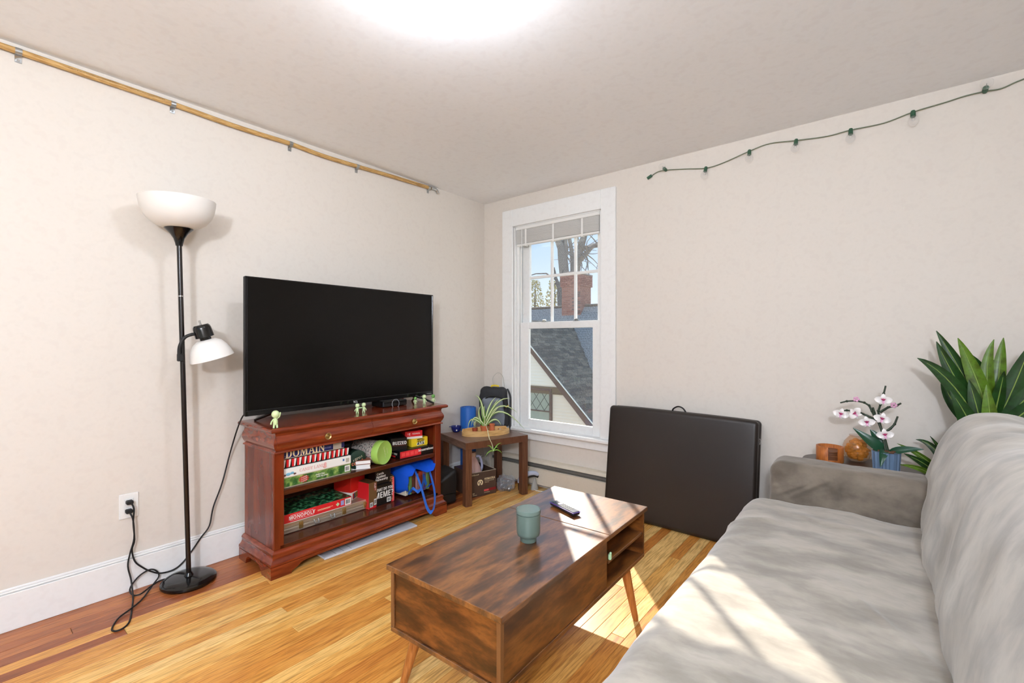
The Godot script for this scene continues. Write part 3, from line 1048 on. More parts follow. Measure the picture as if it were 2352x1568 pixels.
func television() -> void:
	var t := thing("television", "large black flat screen television standing on the console", "television", v(0.235, 0.735, 1.427), PI / 2)
	var y0 := 0.046
	var m := MB.new()
	m.box(v(0, y0 + 0.355, -0.012), v(1.245, 0.71, 0.024), 0.003)
	m.box(v(0, y0 + 0.25, -0.042), v(1.0, 0.40, 0.044), 0.012)
	part("casing", m, mats.black_matte, t)
	var sc := mat("tv_screen", col(17, 15, 13), 0.18)
	sc.metallic_specular = 0.3
	boxpart("screen", v(0, y0 + 0.366, 0.0004), v(1.222, 0.676, 0.001), 0.0, sc, t)
	m = MB.new()
	m.bx(v(-0.6225, y0 + 0.703, 0), v(0.6225, y0 + 0.71, 0.003), 0.001)
	m.bx(v(-0.6225, y0, 0), v(-0.614, y0 + 0.703, 0.003), 0.001)
	m.bx(v(0.614, y0, 0), v(0.6225, y0 + 0.703, 0.003), 0.001)
	part("bezel", m, mats.black_gloss, t)
	boxpart("lower_bezel", v(0, y0 + 0.013, 0.002), v(1.245, 0.026, 0.006), 0.002, mats.black_gloss, t)
	var pale := mat("badge_silver", col(198, 198, 196), 0.4)
	lettering(t, "TCL", 0.013, v(0.0, y0 + 0.012, 0.0052), pale)
	scribble(t, v(0.585, y0 + 0.012, 0.0052), 0.045, 0.006, pale, Basis())
	for s in [-1.0, 1.0]:
		var lx: float = s * 0.50
		m = MB.new()
		for e in [-1.0, 1.0]:
			m.tube([v(lx - s * 0.035, y0 + 0.006, -0.012 + e * 0.01), v(lx, 0.03, e * 0.055), v(lx + s * 0.03, 0.004, e * 0.115)], [0.010, 0.008, 0.006], 8)
		part("foot", m, mats.black_gloss, t)
	# set-top box and a packet behind it
	var b := thing("set_top_box", "small black set-top box under the television", "box", v(0.20, 0.735, 1.15), PI / 2)
	m = MB.new()
	m.box(v(0, 0.022, 0), v(0.19, 0.040, 0.13), 0.006)
	part("body", m, mats.black_gloss, b)
	m = MB.new(Transform3D(Basis(Vector3.RIGHT, PI / 2), v(0.0, 0.02, 0.065)))
	m.lathe([Vector2(0.026, 0.0), Vector2(0.028, 0.001), Vector2(0.030, 0.0)], 24)
	part("dial_ring", m, mat("grey_print", col(130, 132, 136), 0.4), b)
	boxpart("foot", v(0, 0.001, 0), v(0.15, 0.002, 0.1), 0.0, mats.black_matte, b)
	var p := thing("card_packet", "small red and white packet standing behind the set-top box", "packet", v(0.13, 0.735, 1.02), PI / 2)
	boxpart("packet", v(0, 0.035, 0), v(0.06, 0.07, 0.025), 0.001, mat("packet_red", col(206, 44, 48), 0.5), p)
	boxpart("band", v(0, 0.045, 0.0), v(0.0612, 0.022, 0.0256), 0.0, mat("paper_white", col(238, 236, 230), 0.7), p)

# small faceless glow-green figure, feet at the origin, facing local z
func figurine(label: String, at: Vector3, turn: float, hgt: float, head: Material, pose: int) -> void:
	var t := thing("toy_figurine", label, "figurine", at, turn, "little green figurines on the console")
	var k := hgt
	var skin := mat("figurine_green", col(206, 226, 170), 0.5)
	skin.subsurf_scatter_enabled = true
	skin.subsurf_scatter_strength = 0.2
	var m := MB.new()
	m.lathe([Vector2(0.0, 0.16 * k), Vector2(0.10 * k, 0.18 * k), Vector2(0.13 * k, 0.28 * k), Vector2(0.12 * k, 0.42 * k), Vector2(0.085 * k, 0.54 * k), Vector2(0.05 * k, 0.58 * k), Vector2(0.0, 0.60 * k)], 14)
	for s in [-1.0, 1.0]:
		m.tube([v(s * 0.065 * k, 0.24 * k, 0), v(s * 0.08 * k, 0.10 * k, 0.01 * k), v(s * 0.085 * k, 0.02 * k, 0.03 * k)], [0.06 * k, 0.05 * k, 0.055 * k], 9)
		m.ball(v(s * 0.085 * k, 0.024 * k, 0.04 * k), v(0.055, 0.025, 0.075) * k, 10)
	var hands := [[v(-0.2, 0.36, 0.02), v(-0.23, 0.22, 0.04)], [v(0.2, 0.36, 0.02), v(0.23, 0.22, 0.04)]]
	if pose == 1:
		hands[1] = [v(0.2, 0.62, 0.02), v(0.25, 0.86, 0.02)]
	elif pose == 2:
		hands = [[v(-0.22, 0.50, 0.05), v(-0.42, 0.54, 0.08)], [v(0.2, 0.36, 0.02), v(0.23, 0.22, 0.04)]]
	elif pose == 3:
		hands = [[v(-0.2, 0.36, 0.02), v(-0.23, 0.22, 0.04)], [v(0.22, 0.52, 0.05), v(0.44, 0.56, 0.08)]]
	for i in 2:
		var s := -1.0 if i == 0 else 1.0
		m.tube([v(s * 0.08, 0.52, 0) * k, hands[i][0] * k, hands[i][1] * k], [0.04 * k, 0.036 * k, 0.04 * k], 8)
	part("body", m, skin, t)
	m = MB.new()
	m.ball(v(0, 0.77 * k, 0.01 * k), v(0.21, 0.215, 0.20) * k, 18)
	part("head", m, head, t)

# a lidded game box: front face to local z; returns its node
func game_box(called: String, label: String, at: Vector3, s: Vector3, lid: Material, tray: Material, turn := 0.0, category := "game box") -> Node3D:
	var t := thing(called, label, category, at, PI / 2 + turn, "games and boxes in the console")
	var m := MB.new()
	m.box(v(0, s.y * 0.54, 0), v(s.x, s.y * 0.92, s.z), 0.0015)
	part("lid", m, lid, t)
	m = MB.new()
	m.box(v(0, s.y * 0.05, 0), v(s.x - 0.004, s.y * 0.1, s.z - 0.004), 0.0008)
	part("tray", m, tray, t)
	return t

func print_on(t: Node3D, a: Vector2, b: Vector2, z: float, material: Material, called := "print") -> void:
	var m := MB.new()
	m.bx(v(a.x, a.y, z - 0.0002), v(b.x, b.y, z + 0.0004))
	part(called, m, material, t)

func barcode(t: Node3D, c: Vector2, s: Vector2, z: float) -> void:
	print_on(t, c - s / 2, c + s / 2, z, mats.paper_white, "label")
	var m := MB.new()
	var x := -s.x * 0.36
	var r := RandomNumberGenerator.new()
	r.seed = 9
	while x < s.x * 0.36:
		var w := r.randf_range(0.0005, 0.0014)
		m.bx(v(c.x + x, c.y - s.y * 0.32, z + 0.0003), v(c.x + x + w, c.y + s.y * 0.32, z + 0.0007))
		x += w + r.randf_range(0.0006, 0.0014)
	part("barcode", m, mats.ink, t)

func games() -> void:
	mat("paper_white", col(238, 236, 230), 0.7)
	mat("ink", col(18, 18, 18), 0.6)
	var white: Material = mats.paper_white
	var ink: Material = mats.ink
	var red := mat("print_red", col(212, 32, 40), 0.35)
	var cream := mat("print_cream", col(240, 222, 178), 0.5)
	var navy := mat("box_navy", col(28, 34, 92), 0.4)
	var card := mat("raw_card", col(196, 184, 160), 0.8)
	var black := mat("box_black", col(15, 14, 15), 0.35)
	var green := grained("box_green", col(104, 150, 66), noise_tex(0.012, [col(50, 100, 56), col(130, 160, 90), col(214, 214, 150)], [0.25, 0.55, 0.9], 61, 256, 4), v(5, 5, 5), 0.4)
	green.albedo_color = col(210, 224, 190)
	var S := 0.414
	# upper shelf, the pile at the left
	var t := game_box("board_game_box", "green leafy game box at the bottom of the left upper pile", v(0.245, S, 1.742), v(0.40, 0.050, 0.26), green, card)
	var z := 0.131
	var m := MB.new(Transform3D(Basis(), v(-0.075, 0.027, z)))
	var star := PackedVector2Array()
	for i in 22:
		var a := TAU * i / 22
		star.append(Vector2(cos(a) * 1.5, sin(a)) * (0.021 if i % 2 == 0 else 0.014))
	m.prism(star, -0.0002, 0.0005)
	part("burst", m, mat("burst_red", col(176, 52, 38), 0.5), t)
	for i in 3:
		scribble(t, v(-0.074, 0.037 - i * 0.010, z + 0.0006), 0.034, 0.006, white, Basis(Vector3.BACK, 0.2))
	lettering(t, "Paint fun", 0.008, v(0.015, 0.033, z + 0.0004), white, "Droid Serif")
	lettering(t, "with dip pens", 0.007, v(0.026, 0.022, z + 0.0004), white, "Droid Serif")
	barcode(t, Vector2(0.176, 0.028), Vector2(0.032, 0.034), z)
	print_on(t, Vector2(-0.196, 0.028), Vector2(-0.178, 0.042), z, mat("pale_blue", col(190, 212, 232), 0.5), "sticker")
	t = game_box("board_game_box", "white candy themed game box, second from below in the left pile", v(0.246, S + 0.050, 1.743), v(0.40, 0.047, 0.26), white, card)
	lettering(t, "CANDY LAND", 0.016, v(-0.03, 0.026, z), mat("print_pink", col(226, 172, 168), 0.6), "Droid Serif", Basis(), 700, 0.9)
	m = MB.new()
	m.ball(v(-0.155, 0.018, z - 0.001), v(0.014, 0.008, 0.002), 10)
	m.ball(v(-0.135, 0.021, z - 0.001), v(0.010, 0.007, 0.002), 10)
	part("print", m, mat("print_sky", col(120, 178, 206), 0.6), t)
	m = MB.new()
	m.ball(v(-0.178, 0.015, z - 0.001), v(0.012, 0.006, 0.002), 10)
	m.ball(v(-0.122, 0.015, z - 0.001), v(0.008, 0.005, 0.002), 10)
	part("print", m, mat("print_brown", col(96, 62, 56), 0.6), t)
	m = MB.new()
	m.ball(v(0.045, 0.03, z - 0.001), v(0.008, 0.010, 0.002), 10)
	m.ball(v(0.043, 0.016, z - 0.001), v(0.011, 0.008, 0.002), 10)
	part("print", m, mats.print_pink, t)
	print_on(t, Vector2(0.168, 0.014), Vector2(0.188, 0.036), z, mat("label_grey", col(176, 170, 156), 0.7), "label")
	print_on(t, Vector2(0.148, 0.024), Vector2(0.158, 0.036), z, mat("print_blue", col(70, 116, 176), 0.6))
	t = game_box("board_game_box", "black game box with red and white popcorn stripes in the left pile", v(0.244, S + 0.097, 1.744), v(0.385, 0.049, 0.25), black, black)
	z = 0.126
	m = MB.new(Transform3D(Basis(), v(0, 0, 0)))
	var m2 := MB.new()
	for i in 14:
		var x := -0.188 + i * 0.0274
		m.face([v(x, 0.006, z), v(x + 0.0105, 0.006, z), v(x + 0.0120, 0.045, z), v(x - 0.001, 0.045, z)], v(0, 0.02, -1))
		m2.face([v(x + 0.0110, 0.006, z), v(x + 0.0175, 0.008, z), v(x + 0.0240, 0.045, z), v(x + 0.0122, 0.045, z)], v(0, 0.02, -1))
	part("stripes", m, red, t)
	part("stripes", m2, white, t)
	t = game_box("board_game_box", "navy blue game box with gold title on top of the left pile", v(0.246, S + 0.146, 1.760), v(0.36, 0.041, 0.25), navy, card)
	lettering(t, "DOMAIN", 0.037, v(-0.045, 0.0235, z), cream, "Droid Serif", Basis(), 700, 0.95)
	scribble(t, v(-0.145, 0.014, z), 0.045, 0.006, mat("print_lilac", col(150, 156, 206), 0.6), Basis())
	scribble(t, v(0.075, 0.020, z), 0.050, 0.008, mats.print_lilac, Basis())
	print_on(t, Vector2(0.110, 0.004), Vector2(0.160, 0.037), z, mats.label_grey)
	# dark lidded tin on its side
	t = thing("card_tin", "dark green round game tin with coral lettering standing on its edge", "tin", v(0.30, S + 0.0555, 1.482), PI / 2, "games and boxes in the console")
	m = MB.new(Transform3D(Basis(Vector3.RIGHT, PI / 2), Vector3.ZERO))
	m.lathe([Vector2(0.0, -0.05), Vector2(0.052, -0.05), Vector2(0.054, -0.046), Vector2(0.054, 0.022), Vector2(0.0555, 0.023), Vector2(0.0555, 0.048), Vector2(0.053, 0.05), Vector2(0.0, 0.05)], 36)
	part("tin", m, mat("tin_green", col(24, 52, 42), 0.35), t)
	var coral := mat("print_coral", col(226, 128, 92), 0.5)
	scribble(t, v(0.0, 0.008, 0.0504), 0.060, 0.014, mat("print_ivory", col(226, 214, 190), 0.6), Basis(Vector3.BACK, 0.3))
	scribble(t, v(-0.003, -0.014, 0.0504), 0.075, 0.020, coral, Basis(Vector3.BACK, 0.25))
	# black packs behind it
	t = game_box("card_box", "black card box with red spine behind the dark tin", v(0.16, S, 1.46), v(0.13, 0.125, 0.09), black, black)
	print_on(t, Vector2(0.035, 0.002), Vector2(0.064, 0.122), 0.0455, red)
	scribble(t, v(0.05, 0.085, 0.046), 0.044, 0.018, white, Basis(Vector3.BACK, PI / 2))
	# two small books
	for i in 2:
		var lab := "small white boxed book lying in front of the round tins" if i == 0 else "small brown covered book on top of the white one"
		var b := thing("small_book", lab, "book", v(0.325, S + 0.026 * i, 1.452), PI / 2 - 0.55 + 0.06 * i, "games and boxes in the console")
		m = MB.new()
		m.box(v(0, 0.0125, 0), v(0.110, 0.019, 0.086), 0.0005)
		part("pages", m, mat("page_white", col(240, 239, 236), 0.8), b)
		m = MB.new()
		m.box(v(0, 0.0016, 0), v(0.116, 0.0030, 0.090), 0.0008)
		m.box(v(0, 0.0236, 0), v(0.116, 0.0030, 0.090), 0.0008)
		m.box(v(-0.0565, 0.0125, 0), v(0.003, 0.024, 0.090), 0.0008)
		part("cover", m, white if i == 0 else mat("cover_brown", col(132, 70, 46), 0.5), b)
	# lime drum lying with its lid to the viewer
	t = thing("snack_drum", "round drum with lime green lid and grey leaf pattern lying on the shelf", "drum", v(0.29, S + 0.0725, 1.350), PI / 2 + 0.28, "games and boxes in the console")
	m = MB.new(Transform3D(Basis(Vector3.RIGHT, PI / 2), Vector3.ZERO))
	m.lathe([Vector2(0.0, -0.12), Vector2(0.066, -0.12), Vector2(0.068, -0.117), Vector2(0.068, 0.07)], 40)
	part("drum", m, grained("drum_print", col(255, 255, 255), noise_tex(0.03, [col(40, 38, 40), col(178, 172, 162), col(206, 200, 190), col(176, 60, 56)], [0.22, 0.34, 0.7, 0.92], 71, 256, 2, 20.0), v(9, 9, 9), 0.5), t)
	m = MB.new(Transform3D(Basis(Vector3.RIGHT, PI / 2), Vector3.ZERO))
	m.lathe([Vector2(0.069, 0.055), Vector2(0.0715, 0.056), Vector2(0.0715, 0.098), Vector2(0.069, 0.101), Vector2(0.065, 0.0995), Vector2(0.063, 0.0985), Vector2(0.0, 0.0985)], 40)
	var lid := part("lid", m, mat("lime", col(160, 200, 92), 0.4), t)
	scribble(lid, v(0.003, 0.0, 0.0990), 0.072, 0.010, mat("lime_pale", col(214, 228, 168), 0.5), Basis(Vector3.BACK, -1.35))
	scribble(lid, v(0.026, 0.006, 0.0990), 0.036, 0.006, mats.lime_pale, Basis(Vector3.BACK, -1.35))
	# right group
	t = game_box("board_game_box", "black and red quiz game box flat at the right end of the shelf", v(0.265, S, 1.055), v(0.265, 0.052, 0.22), black, black, -0.06)
	z = 0.1105
	print_on(t, Vector2(-0.131, 0.006), Vector2(0.03, 0.047), z, mat("quiz_red", col(214, 40, 48), 0.35))
	for i in 4:
		print_on(t, Vector2(-0.120 + i * 0.033, 0.016), Vector2(-0.094 + i * 0.033, 0.038), z + 0.0005, mat("quiz_bright", col(236, 78, 78), 0.35))
	lettering(t, "besserwisser", 0.016, v(0.070, 0.034, z + 0.0006), white, "Droid Sans", Basis(), 700, 0.9)
	m = MB.new(Transform3D(Basis(Vector3.UP, -PI / 2), v(-0.1326, 0, 0)))
	m.bx(v(-0.10, 0.006, -0.0002), v(0.06, 0.016, 0.0004))
	part("print", m, mats.quiz_red, t)
	lettering(t, "besserwisser", 0.016, v(-0.1328, 0.030, 0.02), mats.label_grey, "Droid Sans", Basis(Vector3.UP, -PI / 2), 700, 0.9)
	t = game_box("card_box", "black party game box with white title on the quiz box", v(0.275, S + 0.052, 1.150), v(0.105, 0.078, 0.13), black, black, -0.42)
	lettering(t, "BUZZED", 0.020, v(0.004, 0.046, 0.0655), white, "Droid Sans", Basis(), 700, 0.9)
	print_on(t, Vector2(-0.045, 0.030), Vector2(0.045, 0.0315), 0.0655, mat("dull_red", col(140, 60, 40), 0.5))
	for i in 5:
		m = MB.new(Transform3D(Basis(Vector3.UP, -PI / 2), v(-0.0528, 0, 0)))
		m.bx(v(-0.05, 0.058 - i * 0.009, 0), v(-0.05 + 0.03 + 0.012 * (i % 3), 0.060 - i * 0.009, 0.0004))
		part("print", m, mats.label_grey, t)
	t = game_box("card_box", "small yellow card game box beside the black party game", v(0.290, S + 0.052, 1.005), v(0.125, 0.055, 0.10), mat("box_yellow", col(240, 208, 40), 0.4), mats.box_yellow, -0.12)
	print_on(t, Vector2(-0.020, 0.008), Vector2(0.034, 0.048), 0.0505, ink)
	lettering(t, "FIRST", 0.015, v(0.008, 0.036, 0.0512), mats.box_yellow, "Droid Sans", Basis(Vector3.BACK, 0.1))
	lettering(t, "CART", 0.019, v(0.007, 0.017, 0.0512), white, "Droid Sans", Basis(Vector3.BACK, 0.1))
	t = game_box("card_box", "red topped white card box on the yellow one", v(0.275, S + 0.107, 1.030), v(0.115, 0.050, 0.13), red, white, -0.42)
	print_on(t, Vector2(-0.0575, 0.0), Vector2(0.0575, 0.014), 0.0655, white, "tray_edge")
	scribble(t, v(-0.030, 0.033, 0.0655), 0.020, 0.018, white, Basis())
	scribble(t, v(0.018, 0.033, 0.0655), 0.058, 0.010, white, Basis())
	# deck below
	var D := 0.145
	t = thing("aluminium_case", "flat ribbed aluminium case with latches under the red property game", "case", v(0.200, D, 1.655), PI / 2, "games and boxes in the console")
	var alu := mat("aluminium", col(206, 196, 180), 0.3, 0.75)
	m = MB.new()
	m.box(v(0, 0.015, 0), v(0.53, 0.028, 0.20), 0.003)
	part("base", m, alu, t)
	m = MB.new()
	m.box(v(0, 0.044, 0), v(0.53, 0.028, 0.20), 0.003)
	part("lid", m, alu, t)
	m = MB.new()
	for i in 4:
		m.box(v(0, 0.008 + i * 0.014 + (0.004 if i > 1 else 0.0), 0.1005), v(0.51, 0.004, 0.002), 0.0006)
	part("ribs", m, alu, t)
	for lx in [-0.14, 0.115, 0.255]:
		m = MB.new()
		m.box(v(lx, 0.030, 0.1025), v(0.024, 0.036, 0.006), 0.002)
		m.box(v(lx, 0.038, 0.1065), v(0.014, 0.014, 0.004), 0.001)
		part("latch", m, mats.brass, t)
	for lx in [-0.055, 0.04]:
		m = MB.new()
		m.tube([v(lx - 0.012, 0.036, 0.102), v(lx - 0.010, 0.016, 0.112), v(lx + 0.010, 0.016, 0.112), v(lx + 0.012, 0.036, 0.102)], 0.004, 8)
		part("handle_post", m, mats.zinc, t)
	t = game_box("board_game_box", "red sided property board game with green lid on the aluminium case", v(0.178, D + 0.059, 1.703), v(0.405, 0.050, 0.27), red, white)
	z = 0.1355
	m = MB.new()
	m.bx(v(-0.2015, 0.0500, -0.134), v(0.2015, 0.0508, 0.134))
	part("lid_print", m, grained("lid_green", col(220, 240, 224), noise_tex(0.02, [col(18, 40, 30), col(36, 100, 66), col(88, 170, 120), col(180, 214, 190)], [0.3, 0.5, 0.68, 0.95], 81, 256, 3), v(6, 6, 6), 0.3), t)
	lettering(t, "MONOPOLY", 0.046, v(0.0, 0.0512, -0.055), mat("print_ghost", col(150, 120, 96), 0.5), "Droid Sans", Basis(Vector3.RIGHT, -PI / 2), 400, 1.1, 0.0004)
	print_on(t, Vector2(-0.155, 0.012), Vector2(-0.030, 0.041), z, white)
	print_on(t, Vector2(-0.1535, 0.0135), Vector2(-0.0315, 0.0395), z + 0.0003, red)
	lettering(t, "MONOPOLY", 0.0185, v(-0.0925, 0.0265, z + 0.0008), white, "Droid Sans", Basis(), 700, 1.0)
	print_on(t, Vector2(-0.005, 0.026), Vector2(0.085, 0.028), z, cream)
	print_on(t, Vector2(-0.005, 0.021), Vector2(0.070, 0.023), z, cream)
	m = MB.new(Transform3D(Basis(Vector3.BACK, PI / 4), v(0.115, 0.026, z)))
	m.bx(v(-0.008, -0.008, 0), v(0.008, 0.008, 0.0006))
	part("print", m, mat("mint", col(188, 220, 166), 0.5), t)
	print_on(t, Vector2(0.134, 0.014), Vector2(0.154, 0.040), z, mats.print_lilac)
	barcode(t, Vector2(0.180, 0.026), Vector2(0.038, 0.036), z)
	t = game_box("card_box", "small box with rainbow stripes lying on the aluminium case", v(0.165, D + 0.059, 1.455), v(0.10, 0.045, 0.15), white, white, 0.55)
	for i in 5:
		print_on(t, Vector2(-0.044 + i * 0.0165, 0.006), Vector2(-0.0285 + i * 0.0165, 0.038), 0.0755, mat("band_%d" % i, [col(170, 28, 40), col(24, 104, 120), col(150, 112, 40), col(78, 132, 60), col(32, 36, 84)][i], 0.5))
	t = game_box("card_box", "plain bright red box on the rainbow striped one", v(0.170, D + 0.104, 1.425), v(0.125, 0.105, 0.13), mat("scarlet", col(206, 36, 26), 0.35), mats.scarlet, 0.30)
	t = game_box("card_box", "tall brown fronted box with red side standing on the deck", v(0.268, D, 1.366), v(0.062, 0.158, 0.11), grained("box_brown", col(110, 78, 44), mottle, v(4, 4, 4), 0.5), red, 0.10)
	m = MB.new()
	m.bx(v(-0.0318, 0.002, -0.054), v(-0.0310, 0.157, 0.054))
	part("side_print", m, red, t)
	scribble(t, v(0.017, 0.128, 0.0556), 0.040, 0.014, white, Basis(Vector3.BACK, PI / 2))
	print_on(t, Vector2(0.008, 0.104), Vector2(0.026, 0.152), 0.0551, mat("dull_red", col(140, 60, 40), 0.5))
	barcode(t, Vector2(-0.012, 0.024), Vector2(0.022, 0.028), 0.0553)
	barcode(t, Vector2(0.017, 0.036), Vector2(0.018, 0.036), 0.0553)
	t = game_box("card_box", "black party card box with large white question title on the deck", v(0.262, D, 1.275), v(0.112, 0.128, 0.11), black, black)
	lettering(t, "WHAT DO YOU", 0.018, v(0, 0.098, 0.0556), white, "Droid Sans", Basis(), 700, 0.78)
	lettering(t, "MEME?", 0.036, v(-0.002, 0.064, 0.0556), white, "Droid Sans", Basis(), 700, 0.82)
	barcode(t, Vector2(0.034, 0.024), Vector2(0.030, 0.028), 0.0553)
	t = game_box("card_box", "plain black card box with small white title on the question box", v(0.252, D + 0.128, 1.275), v(0.112, 0.084, 0.11), black, black)
	lettering(t, "Cards", 0.014, v(-0.022, 0.066, 0.0556), white, "Droid Sans", Basis(), 700)
	lettering(t, "Against", 0.014, v(-0.017, 0.048, 0.0556), white, "Droid Sans", Basis(), 700)
	lettering(t, "Humanity", 0.014, v(-0.012, 0.030, 0.0556), white, "Droid Sans", Basis(), 700)
	t = game_box("card_box", "thin upright box with busy print and red edge beside the blue bag", v(0.25, D, 1.192), v(0.030, 0.160, 0.13), grained("busy_print", col(255, 250, 240), noise_tex(0.04, [col(40, 30, 20), col(150, 110, 60), col(220, 200, 160)], [0.3, 0.55, 0.8], 91, 128, 2), v(14, 14, 14), 0.5), red, -0.35)
	print_on(t, Vector2(0.004, 0.004), Vector2(0.015, 0.155), 0.0652, mat("print_rose", col(220, 84, 84), 0.5))
	tote()
	# figurines
	var pale := mat("figurine_head", col(210, 228, 172), 0.5)
	var leaf := mat("figurine_head_green", col(104, 158, 78), 0.5)
	figurine("pale green toy figure waving at the left end of the console", v(0.415, 0.735, 1.980), 1.25, 0.088, pale, 1)
	figurine("pale toy figure, left one of the pair in the middle of the console", v(0.320, 0.735, 1.466), 0.95, 0.060, pale, 3)
	figurine("toy figure leaning on its partner in the middle of the console", v(0.318, 0.735, 1.422), 0.95, 0.060, pale, 2)
	figurine("small toy figure with dark green head by the television's right foot", v(0.262, 0.735, 0.985), 0.8, 0.050, leaf, 0)
	figurine("pale toy figure with arms apart by the television's right foot", v(0.318, 0.735, 0.955), 0.8, 0.066, pale, 2)
	figurine("toy figure with green head at the right corner of the console", v(0.320, 0.735, 0.876), 0.8, 0.062, leaf, 0)
	# flat white panel pushed under the console
	t = thing("folded_board", "flat white gridded panel sticking out under the console", "panel", v(0.335, 0.0, 1.43), PI / 2 - 0.05)
	boxpart("panel", v(0, 0.006, 0), v(0.60, 0.010, 0.235), 0.002, mat("panel_grey", col(204, 204, 210), 0.35), t)
	m = MB.new()
	for i in 3:
		m.bx(v(-0.235 + i * 0.045, 0.0111, -0.1), v(-0.232 + i * 0.045, 0.0114, 0.112))
	part("grid_lines", m, mat("grey_print", col(130, 132, 136), 0.4), t)

func tote() -> void:
	var t := thing("shopping_tote", "bright blue shopping tote lying open on the deck with boxes inside", "bag", v(0.255, 0.147, 1.020), PI / 2)
	var blue := mat("tote_blue", col(20, 86, 214), 0.4)
	blue.backlight_enabled = true
	blue.backlight = Color(0.05, 0.12, 0.35)
	var n := FastNoiseLite.new()
	n.seed = 4
	n.frequency = 9.0
	var rows := []
	for j in 13:
		var k := j / 12.0
		var row := []
		for i in 36:
			var a := TAU * i / 36
			var c := cos(a)
			var s := sin(a)
			var near := smoothstep(0.72, 1.0, k)
			var hw := 0.140 - 0.018 * near
			var hh := 0.114 - 0.022 * near
			var x := signf(c) * pow(absf(c), 0.55) * hw
			var y := signf(s) * pow(absf(s), 0.6) * hh
			var z := -0.185 + 0.315 * k
			# the upper lip sags forward, the lower one lies back
			if k > 0.5:
				z += (k - 0.5) * 2.0 * (0.035 * s + 0.03 * n.get_noise_1d(i * 0.7))
				y -= maxf(s, 0.0) * (k - 0.5) * 0.060 * (1.0 + 0.8 * sin(i * 0.9))
			var w := 0.010 * n.get_noise_3d(x, y, z) * minf(1.0, k * 3.0)
			row.append(v(x + w + 0.012 * (k - 0.5), maxf(0.122 + y + w, 0.001), z))
		rows.append(row)
	var m := MB.new()
	var back := []
	for i in 36:
		back.append(rows[0][i].lerp(v(0, 0.12, -0.185), 0.98))
	m.net([back, rows[0]], true)
	m.net(rows, true)
	part("body", m, blue, t)
	for s in [0, 1]:
		m = MB.new()
		var p: Array
		if s == 0:
			p = [v(-0.062, 0.185, 0.115), v(-0.058, 0.13, 0.150), v(-0.050, 0.04, 0.186), v(-0.028, -0.05, 0.197), v(0.002, -0.094, 0.199), v(0.028, -0.080, 0.199), v(0.042, -0.02, 0.197), v(0.046, 0.06, 0.180), v(0.050, 0.19, 0.118)]
		else:
			p = [v(-0.085, 0.02, 0.085), v(-0.06, 0.055, 0.10), v(-0.03, 0.03, 0.11), v(0.0, 0.045, 0.11), v(0.03, 0.09, 0.10), v(0.035, 0.12, 0.09), v(0.06, 0.05, 0.09)]
		var left := []
		var right := []
		for i in p.size() * 4 - 3:
			var b := i / 4
			var f := (i % 4) / 4.0
			var q: Vector3 = p[b] if f == 0.0 else p[b].cubic_interpolate(p[b + 1], p[maxi(b - 1, 0)], p[mini(b + 2, p.size() - 1)], f)
			var dd: Vector3 = (p[mini(b + 1, p.size() - 1)] - p[maxi(b - 1, 0)]).normalized()
			var side := dd.cross(v(0.35, 0, 1)).normalized() * 0.012
			left.append(q - side)
			right.append(q + side)
		var strip := []
		var under := []
		for i in left.size():
			strip.append([left[i], right[i]])
			under.append([right[i] - v(0, 0, 0.0012), left[i] - v(0, 0, 0.0012)])
		m.net(strip)
		m.net(under)
		part("handle", m, mat("tote_handle", col(44, 116, 226), 0.45), t)
	# what the bag holds
	var inside_cols := [col(214, 206, 184), col(132, 190, 108), col(120, 66, 50), col(206, 150, 150), col(196, 74, 40), col(150, 108, 150), col(130, 168, 96)]
	for i in 7:
		var lab: String = ["cream box at the left inside the blue bag", "light green box inside the blue bag", "brown slim box inside the blue bag", "pink slim box inside the blue bag", "orange box framed in black inside the blue bag", "mauve slim box inside the blue bag", "olive slim box at the right inside the blue bag"][i]
		var b := thing("slim_box", lab, "box", t.position + v(0.020, 0.014, 0.098 - i * 0.030), PI / 2 + 0.05, "boxes inside the blue bag")
		boxpart("box", v(0, 0.062 + 0.004 * (i % 3), 0), v(0.022, 0.124 + 0.008 * (i % 3), 0.12), 0.001, mat("slim_%d" % i, inside_cols[i], 0.5), b)
		boxpart("edge_print", v(0, 0.064, 0.0602), v(0.012, 0.09, 0.0008), 0.0, mat("slim_edge_%d" % i, inside_cols[i].darkened(0.25), 0.5), b)

# ---------------------------------------------------------------- lamp, sockets, cords, rod, string lights
func smooth_path(p: Array, per := 5) -> Array:
	var o := []
	for i in p.size() - 1:
		for k in per:
			o.append(p[i].cubic_interpolate(p[i + 1], p[maxi(i - 1, 0)], p[mini(i + 2, p.size() - 1)], float(k) / per))
	o.append(p[-1])
	return o

func aimed(at: Vector3, axis: Vector3) -> Transform3D:
	axis = axis.normalized()
	var side := axis.cross(Vector3.BACK if absf(axis.z) < 0.9 else Vector3.RIGHT).normalized()
	return Transform3D(Basis(side, axis, side.cross(axis)), at)

